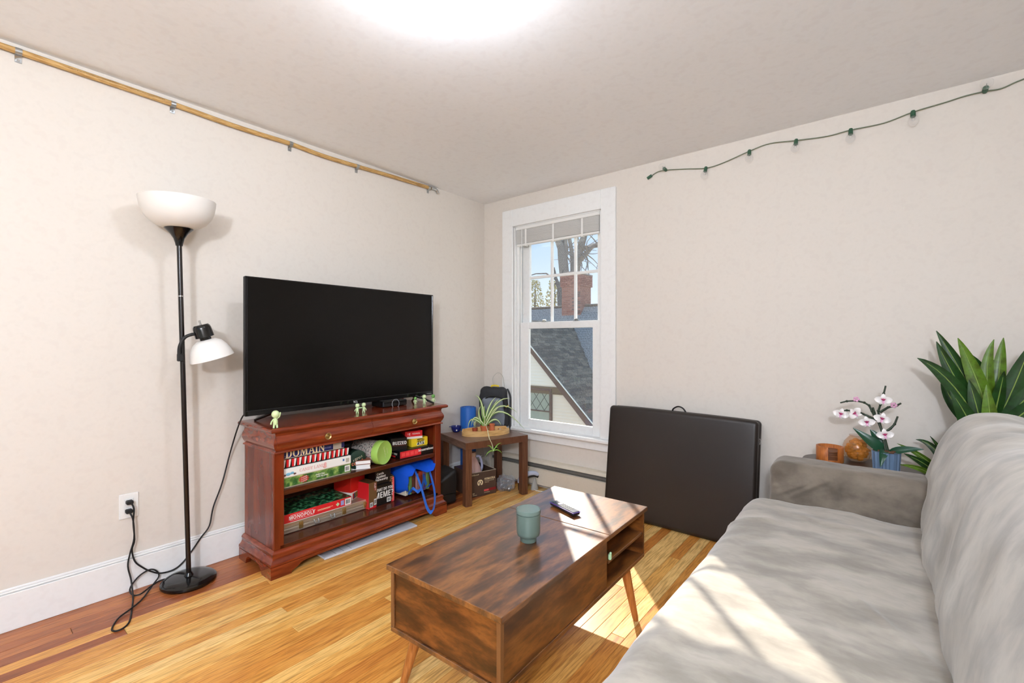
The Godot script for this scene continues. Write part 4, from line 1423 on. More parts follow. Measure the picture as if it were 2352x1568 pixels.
func floor_lamp(foot: Vector3, label: String, power := 0.0) -> void:
	var t := thing("floor_lamp", label, "floor lamp", foot)
	var m := MB.new()
	m.lathe([Vector2(0.0, 0.0), Vector2(0.108, 0.0), Vector2(0.114, 0.008), Vector2(0.113, 0.018), Vector2(0.100, 0.029), Vector2(0.075, 0.034), Vector2(0.020, 0.036), Vector2(0.014, 0.050), Vector2(0.0, 0.050)], 40)
	part("base", m, mats.black_gloss, t)
	var axis := v(0.033, 1.59, 0.048)
	var brownish := mat("pole_black", col(26, 19, 16), 0.25)
	var top := v(0.033, 1.62, 0.048)
	m = MB.new()
	m.tube([v(0, 0.03, 0), top], 0.0105, 14)
	part("pole", m, brownish, t)
	m = MB.new(aimed(top.lerp(v(0, 0.03, 0), 0.155), axis))
	m.lathe([Vector2(0.0108, -0.003), Vector2(0.0122, -0.002), Vector2(0.0122, 0.002), Vector2(0.0108, 0.003)], 16)
	part("joint_ring", m, mats.chrome, t)
	m = MB.new(aimed(top, axis))
	m.lathe([Vector2(0.0, -0.012), Vector2(0.014, -0.012), Vector2(0.016, 0.0), Vector2(0.022, 0.022), Vector2(0.034, 0.042), Vector2(0.050, 0.060), Vector2(0.058, 0.068), Vector2(0.056, 0.070), Vector2(0.0, 0.070)], 32)
	part("funnel", m, mats.black_gloss, t)
	m = MB.new(aimed(top, axis))
	m.tube([v(-0.035, 0.052, 0.0), v(-0.062, 0.050, 0.0)], 0.004, 8)
	part("switch_knob", m, brownish, t)
	var shade := mat("shade_white", col(240, 236, 230), 0.45)
	shade.backlight_enabled = true
	shade.backlight = Color(0.45, 0.44, 0.42)
	m = MB.new(aimed(top, axis))
	m.lathe([Vector2(0.030, 0.069), Vector2(0.056, 0.070), Vector2(0.086, 0.080), Vector2(0.112, 0.098), Vector2(0.132, 0.124), Vector2(0.143, 0.152), Vector2(0.149, 0.184), Vector2(0.151, 0.202), Vector2(0.148, 0.202), Vector2(0.140, 0.154), Vector2(0.128, 0.126), Vector2(0.110, 0.102), Vector2(0.084, 0.084), Vector2(0.030, 0.074)], 48)
	if power > 0.0:
		var lit := mat("shade_lit", col(240, 236, 230), 0.45)
		lit.emission_enabled = true
		lit.emission = col(255, 246, 234)
		lit.emission_energy_multiplier = 1.2
		part("bowl_shade", m, lit, t)
		var l := OmniLight3D.new()
		l.name = "bulb_light"
		l.light_color = col(230, 240, 255)
		l.light_energy = power
		l.light_size = 0.08
		l.omni_range = 12.0
		l.omni_attenuation = 2.0
		l.shadow_enabled = true
		t.add_child(l)
		l.position = top + v(0.004, 0.17, 0.004)
	else:
		part("bowl_shade", m, shade, t)
	# reading arm: clamp, bent neck, socket, shade
	var c := v(0.023, 1.085, 0.033)
	m = MB.new()
	m.box(c + v(0.012, 0, 0.012), v(0.022, 0.036, 0.022), 0.003)
	part("clamp", m, mats.black_matte, t)
	m = MB.new()
	m.tube(smooth_path([c + v(0.014, 0.0, 0.016), c + v(0.020, 0.05, 0.016), c + v(0.030, 0.092, 0.000), c + v(0.036, 0.108, -0.028), c + v(0.036, 0.110, -0.05)]), 0.0075, 10)
	part("neck", m, mats.black_matte, t)
	var hd := v(0.062, 1.222, -0.036)
	var ax := v(0.02, -0.955, -0.29)
	m = MB.new(aimed(hd, ax))
	m.lathe([Vector2(0.0, -0.020), Vector2(0.030, -0.018), Vector2(0.036, -0.010), Vector2(0.038, 0.0), Vector2(0.040, 0.042), Vector2(0.034, 0.044), Vector2(0.024, 0.044), Vector2(0.024, 0.058), Vector2(0.0, 0.058)], 28)
	part("socket", m, mats.black_gloss, t)
	m = MB.new(aimed(hd, ax))
	m.tube([v(0, -0.018, 0), v(0.0, -0.040, 0)], 0.0045, 8)
	part("switch_knob", m, mats.chrome, t)
	m = MB.new(aimed(hd, ax))
	m.lathe([Vector2(0.024, 0.056), Vector2(0.040, 0.058), Vector2(0.062, 0.072), Vector2(0.078, 0.096), Vector2(0.088, 0.124), Vector2(0.094, 0.150), Vector2(0.0915, 0.150), Vector2(0.085, 0.125), Vector2(0.075, 0.098), Vector2(0.060, 0.076), Vector2(0.038, 0.062), Vector2(0.024, 0.060)], 44)
	part("reading_shade", m, shade, t)

func wall_bits() -> void:
	# socket with two plugs' cords
	var t := thing("wall_outlet", "white double wall outlet above the skirting left of the lamp", "outlet", v(0.0, 0.338, 2.462))
	boxpart("plate", v(0.0028, 0.057, 0), v(0.0056, 0.114, 0.072), 0.002, mats.white_plastic, t)
	for y in [0.036, 0.078]:
		boxpart("receptacle", v(0.0062, y, 0), v(0.002, 0.029, 0.034), 0.004, mats.white_plastic, t)
	var a := thing("power_cord", "black power cord running from the outlet up to the television", "cord", v(0.03, 0.0, 2.40))
	var m := inside(a)
	m.box(v(0.021, 0.415, 2.463), v(0.028, 0.018, 0.026), 0.004)
	part("plug", m, mats.black_matte, a)
	m = inside(a)
	m.tube(smooth_path([v(0.032, 0.412, 2.458), v(0.036, 0.382, 2.450), v(0.033, 0.321, 2.452), v(0.032, 0.239, 2.447), v(0.030, 0.194, 2.456), v(0.032, 0.137, 2.445), v(0.030, 0.094, 2.413), v(0.030, 0.066, 2.383), v(0.030, 0.045, 2.349), v(0.028, 0.040, 2.297), v(0.026, 0.060, 2.257), v(0.026, 0.102, 2.220), v(0.028, 0.160, 2.178), v(0.030, 0.209, 2.141), v(0.030, 0.300, 2.123), v(0.030, 0.415, 2.082), v(0.036, 0.568, 2.046), v(0.10, 0.700, 2.035), v(0.17, 0.775, 2.035), v(0.20, 0.80, 2.02)]), 0.0036, 7)
	part("cable", m, mats.black_matte, a)
	var b := thing("power_cord", "black lamp cord looping on the floor below the outlet", "cord", v(0.15, 0.0, 2.45))
	m = inside(b)
	m.box(v(0.021, 0.374, 2.465), v(0.028, 0.018, 0.026), 0.004)
	part("plug", m, mats.black_matte, b)
	m = inside(b)
	m.tube(smooth_path([v(0.032, 0.370, 2.464), v(0.040, 0.333, 2.454), v(0.038, 0.250, 2.450), v(0.036, 0.184, 2.464), v(0.036, 0.127, 2.472), v(0.050, 0.062, 2.463), v(0.105, 0.006, 2.468), v(0.215, 0.0042, 2.495), v(0.317, 0.0042, 2.524), v(0.353, 0.0042, 2.551), v(0.352, 0.0042, 2.576), v(0.321, 0.0042, 2.580), v(0.255, 0.006, 2.547), v(0.219, 0.010, 2.500), v(0.156, 0.006, 2.447), v(0.060, 0.012, 2.386), v(0.036, 0.034, 2.356), v(0.034, 0.061, 2.363), v(0.034, 0.079, 2.388), v(0.036, 0.069, 2.426), v(0.036, 0.040, 2.455), v(0.040, 0.014, 2.466), v(0.080, 0.006, 2.463), v(0.101, 0.008, 2.441), v(0.068, 0.012, 2.397), v(0.045, 0.016, 2.355), v(0.06, 0.020, 2.325)]), 0.0034, 7)
	part("cable", m, mats.black_matte, b)
	# tan rod clamped under the ceiling
	var r := thing("wall_rod", "tan wooden rod clipped along the top of the left wall", "rod", v(0.016, 2.34, 1.7))
	m = inside(r)
	var rod := smooth_path([v(0.016, 2.336, 3.6), v(0.016, 2.333, 2.865), v(0.016, 2.331, 2.609), v(0.016, 2.329, 2.293), v(0.016, 2.322, 2.057), v(0.016, 2.323, 1.880), v(0.016, 2.327, 1.714), v(0.016, 2.319, 1.518), v(0.016, 2.325, 1.271), v(0.016, 2.335, 0.995), v(0.016, 2.344, 0.639)], 4)
	m.tube(rod, 0.0125, 12)
	part("rod", m, grained("rod_tan", col(206, 168, 108), fine_grain, v(16, 16, 1.5), 0.45), r)
	scribble(r, v(0.0122, -0.008, 0.80), 0.34, 0.005, mat("rod_ink", col(120, 92, 60), 0.6), Basis(Vector3.UP, PI / 2))
	scribble(r, v(0.0122, -0.004, -0.85), 0.30, 0.005, mats.rod_ink, Basis(Vector3.UP, PI / 2))
	for p in [v(0, 2.333, 2.815), v(0, 2.329, 2.293), v(0, 2.327, 1.714), v(0, 2.325, 1.271), v(0, 2.344, 0.65)]:
		m = inside(r)
		var arc := []
		for i in 9:
			var an := -PI / 2 + PI * i / 8
			arc.append(p + v(0.016 + cos(an) * 0.0138, sin(an) * 0.0138, 0))
		arc.push_front(p + v(0.003, -0.016, 0))
		arc.push_front(p + v(0.002, -0.040, 0))
		arc.append(p + v(0.002, 0.015, 0))
		var rows := []
		var rows2 := []
		for q in arc:
			rows.append([q + v(0, 0, 0.010), q - v(0, 0, 0.010)])
			rows2.append([q - v(0.0012, 0, 0.010), q + v(-0.0012, 0, 0.010)])
		m.net(rows)
		m.net(rows2)
		m.tube([p + v(0.0, -0.030, 0), p + v(0.005, -0.030, 0)], 0.005, 8)
		part("clip", m, mats.zinc, r)
	m = inside(r)
	m.tube(smooth_path([v(0.017, 2.345, 0.632), v(0.017, 2.348, 0.596), v(0.017, 2.342, 0.574), v(0.017, 2.322, 0.560)]), 0.0115, 10)
	part("end_elbow", m, mats.chrome, r)
	# string lights on the window wall
	var s := thing("string_lights", "green string lights with clear globe bulbs hung along the window wall", "string lights", v(2.3, 2.27, 0.008))
	var cord := mat("cord_green", col(112, 120, 98), 0.6)
	var sock := mat("socket_green", col(52, 92, 68), 0.5)
	m = inside(s)
	m.tube(smooth_path([v(1.520, 2.272, 0.008), v(1.566, 2.291, 0.008), v(1.625, 2.289, 0.012), v(1.752, 2.268, 0.008), v(1.878, 2.243, 0.012), v(1.976, 2.252, 0.008), v(2.125, 2.285, 0.012), v(2.230, 2.303, 0.006), v(2.362, 2.283, 0.012), v(2.505, 2.268, 0.008), v(2.608, 2.271, 0.012), v(2.743, 2.269, 0.006), v(2.855, 2.288, 0.012), v(2.970, 2.300, 0.006), v(3.037, 2.307, 0.008), v(3.104, 2.306, 0.010), v(3.157, 2.302, 0.008), v(3.226, 2.321, 0.006), v(3.40, 2.345, 0.006)]), 0.003, 6)
	part("cord", m, cord, s)
	m = inside(s)
	m.tube([v(1.528, 2.277, 0.010), v(1.498, 2.262, 0.012)], 0.0095, 12)
	part("end_socket", m, sock, s)
	var glass := mat("bulb_glass", Color(1, 1, 1, 0.06), 0.05)
	glass.transparency = BaseMaterial3D.TRANSPARENCY_ALPHA
	for e in [[v(1.625, 2.289, 0.014), v(-0.1, 0.15, 1.0)], [v(1.878, 2.243, 0.014), v(-0.08, -1, 0.35)], [v(2.125, 2.284, 0.014), v(0.05, -1, 0.35)], [v(2.362, 2.282, 0.014), v(-0.05, -1, 0.4)], [v(2.608, 2.270, 0.014), v(0, -1, 0.3)], [v(2.855, 2.287, 0.014), v(0.02, -1, 0.3)], [v(3.104, 2.305, 0.014), v(0.0, 0.25, 1.0)]]:
		var x := s.transform.affine_inverse() * aimed(e[0], e[1])
		m = MB.new(x)
		m.lathe([Vector2(0.0, -0.006), Vector2(0.0085, -0.006), Vector2(0.0100, 0.000), Vector2(0.0105, 0.026), Vector2(0.0, 0.026)], 14)
		var so := part("socket", m, sock, s)
		m = MB.new(x)
		m.lathe([Vector2(0.009, 0.024), Vector2(0.011, 0.030), Vector2(0.019, 0.038), Vector2(0.023, 0.050), Vector2(0.021, 0.062), Vector2(0.014, 0.071), Vector2(0.0, 0.0745)], 18)
		part("bulb", m, glass, so)
		m = MB.new(x)
		m.tube([v(0.003, 0.026, 0), v(0.006, 0.048, 0), v(0, 0.052, 0), v(-0.006, 0.048, 0), v(-0.003, 0.026, 0)], 0.0008, 5)
		part("filament", m, mats.zinc, so)

# ---------------------------------------------------------------- coffee table and what stands on it
func coffee_table() -> void:
	var t := thing("coffee_table", "rustic brown lift top coffee table on splayed wooden legs", "coffee table", v(1.715, 0, 1.594), deg_to_rad(1.5))
	var w: Material = mats.rustic_wood
	var e: Material = mats.rustic_end
	var m := MB.new()
	m.bx(v(-0.239, 0.422, -0.1355), v(0.239, 0.440, 0.510), 0.0015)
	part("lift_top", m, w, t)
	m = MB.new()
	m.bx(v(-0.239, 0.422, -0.510), v(0.239, 0.440, -0.1395), 0.0015)
	part("fixed_top", m, w, t)
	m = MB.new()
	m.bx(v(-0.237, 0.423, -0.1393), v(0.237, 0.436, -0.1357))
	part("gap_shade_strip", m, mats.dark_gap, t)  # dark strip added to stand for the shade in the gap
	m = MB.new()
	m.bx(v(-0.228, 0.240, -0.498), v(-0.213, 0.421, 0.498), 0.001)
	part("left_panel", m, w, t)
	m = MB.new()
	m.bx(v(0.211, 0.240, -0.138), v(0.226, 0.421, 0.484), 0.001)
	part("right_panel", m, w, t)
	m = MB.new()
	m.bx(v(-0.212, 0.240, 0.482), v(0.212, 0.421, 0.494), 0.001)
	part("end_panel", m, e, t)
	m = MB.new()
	m.bx(v(-0.2130, 0.240, -0.499), v(0.2285, 0.421, -0.484), 0.001)
	part("end_panel", m, e, t)
	for s in [-1.0, 1.0]:
		m = MB.new()
		m.bx(v(s * 0.228, 0.240, 0.4845), v(s * 0.2135, 0.421, 0.500), 0.001)
		part("corner_edge", m, mat("edge_band", col(120, 78, 42), 0.4), t)
	m = MB.new()
	m.bx(v(-0.2285, 0.224, -0.500), v(0.2285, 0.239, 0.500), 0.001)
	part("bottom_panel", m, w, t)
	m = MB.new()
	m.bx(v(-0.212, 0.240, -0.152), v(0.210, 0.421, -0.139), 0.0)
	part("divider", m, w, t)
	m = MB.new()
	m.bx(v(-0.212, 0.322, -0.483), v(0.2245, 0.334, -0.153), 0.001)
	part("cubby_shelf", m, w, t)
	m = MB.new()
	m.bx(v(0.02, 0.2402, -0.483), v(0.028, 0.421, -0.153), 0.0)
	part("cubby_back", m, w, t)
	for q in [[-1.0, 1.0], [1.0, 1.0], [-1.0, -1.0], [1.0, -1.0]]:
		m = MB.new()
		var a := v(q[0] * 0.19, 0.224, q[1] * (0.405 if q[1] > 0 else 0.375))
		var b := v(q[0] * 0.235, 0.0, q[1] * (0.450 if q[1] > 0 else 0.390))
		m.tube([a, a.lerp(b, 0.94), b], [0.021, 0.0125, 0.0105], 18)
		part("leg", m, mats.beech_leg, t)
	m = MB.new(Transform3D(Basis(Vector3.BACK, -PI / 2), v(0.0282, 0.30, -0.19)))
	m.lathe([Vector2(0.010, 0.0), Vector2(0.010, 0.003), Vector2(0.006, 0.005), Vector2(0.0, 0.005)], 14)
	part("cam_cover", m, mats.zinc, t)
	var tp := thing("sticky_tab", "pale green tab on the shelf inside the coffee table", "tab", v(1.935, 0.334, 1.422), 0.3)
	m = MB.new()
	m.box(v(0, 0.011, 0), v(0.012, 0.022, 0.016), 0.003)
	m.box(v(0.002, 0.024, 0), v(0.008, 0.008, 0.010), 0.002)
	part("tab", m, mat("tab_green", col(176, 214, 170), 0.6), tp)
	# ceramic candle jar with lid
	var c := thing("candle_jar", "sage green ceramic candle jar with lid on the coffee table", "candle jar", v(1.742, 0.440, 1.680), 0.6)
	var sage := mat("sage_glaze", col(96, 114, 106), 0.3)
	m = MB.new()
	m.lathe([Vector2(0.0, 0.0), Vector2(0.027, 0.0), Vector2(0.0295, 0.003), Vector2(0.0295, 0.014), Vector2(0.032, 0.018), Vector2(0.040, 0.024), Vector2(0.0425, 0.032), Vector2(0.0435, 0.060), Vector2(0.0435, 0.100), Vector2(0.0415, 0.101), Vector2(0.0, 0.101)], 44)
	part("jar", m, sage, c)
	m = MB.new()
	m.lathe([Vector2(0.0425, 0.1015), Vector2(0.0445, 0.103), Vector2(0.0448, 0.112), Vector2(0.0440, 0.1155), Vector2(0.0415, 0.1165), Vector2(0.0400, 0.1150), Vector2(0.0, 0.1146)], 44)
	part("lid", m, mat("lid_glaze", col(104, 122, 114), 0.14), c)
	# remote
	var r := thing("remote_control", "slim remote control with purple edge lying on the coffee table", "remote", v(1.684, 0.4405, 1.345), deg_to_rad(-19))
	m = MB.new()
	m.soft(v(0, 0.010, 0), v(0.160, 0.016, 0.040), 0.0078, 0.02)
	part("body", m, mat("remote_black", col(26, 24, 30), 0.4), r)
	m = MB.new()
	m.soft(v(0, 0.0150, 0), v(0.161, 0.0022, 0.0405), 0.001, 0.03)
	part("purple_edge", m, mat("purple", col(84, 52, 150), 0.4), r)
	m = MB.new()
	m.box(v(0, 0.0170, 0), v(0.154, 0.003, 0.035), 0.0012)
	part("face", m, mat("remote_face", col(70, 70, 76), 0.22), r)
	m = MB.new()
	for i in 9:
		for k in 3:
			if i == 3 and k == 1:
				continue
			m.box(v(-0.066 + i * 0.0135, 0.0190, -0.010 + k * 0.010), v(0.007, 0.0016, 0.005), 0.0006)
	part("buttons", m, mat("button_dark", col(30, 30, 36), 0.5), r)
	m = MB.new()
	m.lathe([Vector2(0.0, 0.0), Vector2(0.009, 0.0), Vector2(0.0095, 0.0012), Vector2(0.005, 0.0014), Vector2(0.0, 0.0008)], 20, v(-0.030, 0.0186, 0))
	part("direction_pad", m, mats.purple, r)

# ---------------------------------------------------------------- sofa under a velvet cover
func sofa() -> void:
	var t := thing("sofa", "grey velvet covered sofa with rounded arm and crumpled seat", "sofa", v(2.75, 0, 2.0))
	var n := FastNoiseLite.new()
	n.seed = 17
	n.frequency = 2.2
	n.fractal_octaves = 3
	var fine := FastNoiseLite.new()
	fine.seed = 23
	fine.frequency = 9.0
	var velvet: Material = mats.velvet
	var fold := func(p: Vector3, a: Vector3, b: Vector3, high: float, wide: float) -> float:
		var k := clampf((p - a).dot(b - a) / (b - a).length_squared(), 0.0, 1.0)
		var d := p.distance_to(a.lerp(b, k))
		return high * exp(-d * d / (wide * wide)) * sin(PI * clampf(k * 0.9 + 0.05, 0, 1))
	var seat_bend := func(p: Vector3, nr: Vector3) -> Vector3:
		var q := p
		var w: float = 0.010 * n.get_noise_3d(p.x * 1.6, p.y, p.z * 0.7) + 0.0035 * fine.get_noise_3d(p.x, p.y * 0.5, p.z * 0.6)
		# long soft folds across the cover, a welt and puckers at the front edge
		w += fold.call(p, v(2.60, 0.445, 1.30), v(2.90, 0.445, 1.76), 0.007, 0.012)
		w += fold.call(p, v(2.24, 0.40, 1.02), v(2.42, 0.445, 0.94), 0.016, 0.022)
		w += fold.call(p, v(2.26, 0.42, 1.28), v(2.40, 0.445, 1.10), 0.006, 0.02)
		w += fold.call(p, v(2.40, 0.445, 0.80), v(2.85, 0.445, 0.92), 0.006, 0.03)
		w += fold.call(p, v(2.30, 0.445, 2.0), v(2.36, 0.445, 1.86), 0.006, 0.016)
		q += nr * w
		if nr.y > 0.3:
			q.y += 0.012 * sin(PI * clampf((p.x - 2.22) / 0.70, 0, 1))
		if nr.x < -0.3:
			q.x -= 0.035 * clampf(0.40 - p.y, 0, 0.4) / 0.4
		return q
	var m := inside(t)
	m.soft(v(2.590, 0.232, 2.12), v(0.700, 0.424, 3.04), 0.085, 0.014, seat_bend)
	part("seat", m, velvet, t)
	var arm_bend := func(p: Vector3, nr: Vector3) -> Vector3:
		var w: float = 0.007 * n.get_noise_3d(p.x * 1.4 + 5.0, p.y * 1.4, p.z) + 0.003 * fine.get_noise_3d(p.x, p.y, p.z)
		w += fold.call(p, v(2.35, 0.47, 0.65), v(2.52, 0.56, 0.65), 0.014, 0.011)
		w += fold.call(p, v(2.40, 0.46, 0.65), v(2.58, 0.585, 0.65), 0.011, 0.009)
		w += fold.call(p, v(2.60, 0.47, 0.65), v(2.575, 0.60, 0.64), 0.012, 0.009)
		w += fold.call(p, v(2.34, 0.50, 0.64), v(2.45, 0.54, 0.65), 0.010, 0.010)
		w += fold.call(p, v(2.78, 0.50, 0.65), v(2.86, 0.45, 0.65), 0.010, 0.010)
		return p + nr * w
	m = inside(t)
	m.soft(v(2.66, 0.322, 0.542), v(0.66, 0.585, 0.215), 0.055, 0.008, arm_bend)
	part("arm", m, mats.velvet_side, t)
	# back: one cross section carried along z, closed by shrinking at both ends
	var sec := [v(2.865, 0.30, 0), v(2.850, 0.42, 0), v(2.850, 0.50, 0), v(2.868, 0.60, 0), v(2.893, 0.70, 0), v(2.925, 0.79, 0), v(2.972, 0.855, 0), v(3.035, 0.885, 0), v(3.105, 0.885, 0), v(3.170, 0.860, 0), v(3.215, 0.80, 0), v(3.232, 0.70, 0), v(3.235, 0.45, 0), v(3.235, 0.06, 0), v(3.05, 0.04, 0), v(2.90, 0.06, 0)]
	sec.append(sec[0])
	var ring := smooth_path(sec, 4)
	ring.pop_back()
	var mid := v(3.04, 0.48, 0)
	var rows := []
	var zs := []
	for i in 8:
		zs.append([0.445 + 0.075 * (1.0 - cos(PI / 2 * i / 7.0)), 1.0 - 0.30 * (1.0 - sin(PI / 2 * i / 7.0))])
	for i in range(1, 130):
		zs.append([0.52 + i * 0.024, 1.0])
	zs.push_front([0.445, 0.02])
	zs.append([3.64, 0.02])
	for e in zs:
		var row := []
		for p in ring:
			var q: Vector3 = mid + (p - mid) * e[1]
			q.z = e[0]
			var nr: Vector3 = (p - mid).normalized()
			var w: float = 0.016 * n.get_noise_3d(q.x + 9.0, q.y * 1.2, q.z * 1.2) + 0.004 * fine.get_noise_3d(q.x, q.y, q.z * 0.7)
			w += fold.call(q, v(2.87, 0.60, 0.80), v(3.00, 0.87, 1.00), 0.010, 0.03)
			w += fold.call(q, v(2.86, 0.52, 1.05), v(2.95, 0.82, 1.40), 0.010, 0.03)
			row.append(q + nr * w)
		rows.append(row)
	m = inside(t)
	m.net(rows, true)
	part("backrest", m, velvet, t)
	for z in [0.62, 3.4]:
		for x in [2.34, 3.16]:
			boxpart("foot", v(x, 0.02, z) - t.position, v(0.05, 0.04, 0.05), 0.004, mats.black_matte, t)

# ---------------------------------------------------------------- folded padded table leaning on the wall
func folded_table() -> void:
	var t := thing("folding_massage_table", "dark brown padded massage table folded flat and leaned under the window", "massage table", v(1.7275, 0, 0.155))
	t.rotation = v(deg_to_rad(-6.0), 0, deg_to_rad(-0.8))
	var hide := mat("brown_vinyl", col(36, 29, 25), 0.42)
	var bend := func(p: Vector3, nr: Vector3) -> Vector3:
		return p + nr * 0.006 * (1.0 - pow(absf(p.x) / 0.46, 4.0))
	for s in [1.0, -1.0]:
		var m := MB.new()
		m.soft(v(0, 0.36, s * 0.033), v(0.918, 0.712, 0.050), 0.024, 0.06, bend)
		part("pad", m, hide, t)
	var m := MB.new()
	m.box(v(0, 0.36, 0), v(0.905, 0.700, 0.022), 0.002)
	part("frame", m, mat("frame_dark", col(30, 24, 20), 0.5), t)
	m = MB.new()
	m.tube(smooth_path([v(-0.045, 0.712, 0.0), v(-0.040, 0.735, 0.0), v(-0.010, 0.752, 0.0), v(0.022, 0.742, 0.0), v(0.045, 0.712, 0.0)]), 0.0075, 10, true, 0.6)
	part("carry_handle", m, mats.black_gloss, t)
	for y in [0.24, 0.60]:
		m = MB.new()
		m.box(v(0.457, y, 0.002), v(0.008, 0.034, 0.018), 0.002)
		m.box(v(0.462, y + 0.004, 0.002), v(0.006, 0.016, 0.012), 0.002)
		part("latch", m, mats.chrome, t)

# ---------------------------------------------------------------- end table behind the sofa arm
func end_table_group() -> void:
	var T := 0.570
	var t := thing("end_table", "dark oval end table between the sofa arm and the wall", "end table", v(2.655, 0, 0.252))
	var oval := PackedVector2Array()
	for i in 48:
		var a := TAU * i / 48
		oval.append(Vector2(signf(cos(a)) * pow(absf(cos(a)), 0.75) * 0.235, signf(sin(a)) * pow(absf(sin(a)), 0.75) * 0.165))
	var m := MB.new(Transform3D(Basis(Vector3.RIGHT, PI / 2), Vector3.ZERO))
	m.prism(oval, -T, -T + 0.018, true)
	part("top", m, grained("dark_top", col(66, 56, 50), broad_grain, v(1.5, 9, 9), 0.32), t)
	for q in [[-1, -1], [1, -1], [-1, 1], [1, 1]]:
		m = MB.new()
		m.tube([v(q[0] * 0.14, T - 0.018, q[1] * 0.09), v(q[0] * 0.18, 0.0, q[1] * 0.11)], [0.012, 0.009], 10)
		part("leg", m, mats.black_matte, t)
	# slotted wooden coaster holder
	var c := thing("coaster_holder", "round orange wood coaster holder with a front slot on the end table", "coaster holder", v(2.536, T, 0.262), 0.35)
	var teak := grained("teak", col(184, 108, 48), fine_grain, v(14, 2, 14), 0.4)
	m = MB.new()
	m.lathe([Vector2(0.0, 0.0), Vector2(0.055, 0.0), Vector2(0.057, 0.003), Vector2(0.057, 0.014), Vector2(0.050, 0.014), Vector2(0.0, 0.012)], 44)
	for f in [[0.057, 1], [0.050, -1]]:
		var r2 := []
		for k in 2:
			var row := []
			for i in 41:
				var a := -PI / 2 + 0.40 + (TAU - 0.80) * i / 40.0
				row.append(v(cos(a) * f[0], 0.014 if k == 0 else 0.076, -sin(a) * f[0]))
			r2.append(row)
		if f[1] < 0:
			r2.reverse()
		m.net(r2)
	var rim := [[], []]
	for i in 41:
		var a := -PI / 2 + 0.40 + (TAU - 0.80) * i / 40.0
		rim[0].append(v(cos(a) * 0.057, 0.076, -sin(a) * 0.057))
		rim[1].append(v(cos(a) * 0.050, 0.076, -sin(a) * 0.050))
	m.net(rim)
	for i in [0, 40]:
		var a: float = -PI / 2 + 0.40 + (TAU - 0.80) * i / 40.0
		var d := v(cos(a), 0, -sin(a))
		m.face([d * 0.050 + v(0, 0.014, 0), d * 0.057 + v(0, 0.014, 0), d * 0.057 + v(0, 0.076, 0), d * 0.050 + v(0, 0.076, 0)], v(cos(a * 0.9 - 0.3), 0.03, -sin(a * 0.9 - 0.3)) * 0.05)
	part("ring", m, teak, c)
	for i in 5:
		m = MB.new()
		m.lathe([Vector2(0.0, 0.014 + i * 0.009), Vector2(0.048, 0.014 + i * 0.009), Vector2(0.048, 0.0215 + i * 0.009), Vector2(0.0, 0.0215 + i * 0.009)], 32)
		part("coaster", m, mat("coaster_dark", col(104, 58, 26), 0.5), c)
	# amber globe
	var g := thing("glass_globe", "round clear glass globe full of amber stones behind the orchid", "globe", v(2.640, T, 0.165))
	var gl := mat("globe_glass", Color(0.9, 0.6, 0.25, 0.30), 0.03)
	gl.transparency = BaseMaterial3D.TRANSPARENCY_ALPHA
	m = MB.new()
	m.lathe([Vector2(0.0, 0.0), Vector2(0.030, 0.001), Vector2(0.050, 0.018), Vector2(0.060, 0.045), Vector2(0.060, 0.070), Vector2(0.052, 0.095), Vector2(0.036, 0.115), Vector2(0.030, 0.122), Vector2(0.033, 0.128)], 36)
	part("globe", m, gl, g)
	m = MB.new()
	var r := RandomNumberGenerator.new()
	r.seed = 8
	for i in 64:
		var y := r.randf_range(0.012, 0.100)
		var rad := sqrt(maxf(0.0, 0.056 * 0.056 - pow(y - 0.057, 2.0))) * 0.80
		var a := r.randf() * TAU
		var q := rad * sqrt(r.randf_range(0.1, 1.0))
		m.ball(v(cos(a) * q, y, sin(a) * q), v(r.randf_range(0.010, 0.015), r.randf_range(0.008, 0.013), r.randf_range(0.010, 0.015)), 10)
	part("amber_stones", m, mat("amber", col(170, 92, 18), 0.08), g).set_meta("kind", "stuff")
	orchid(v(2.752, T, 0.272))

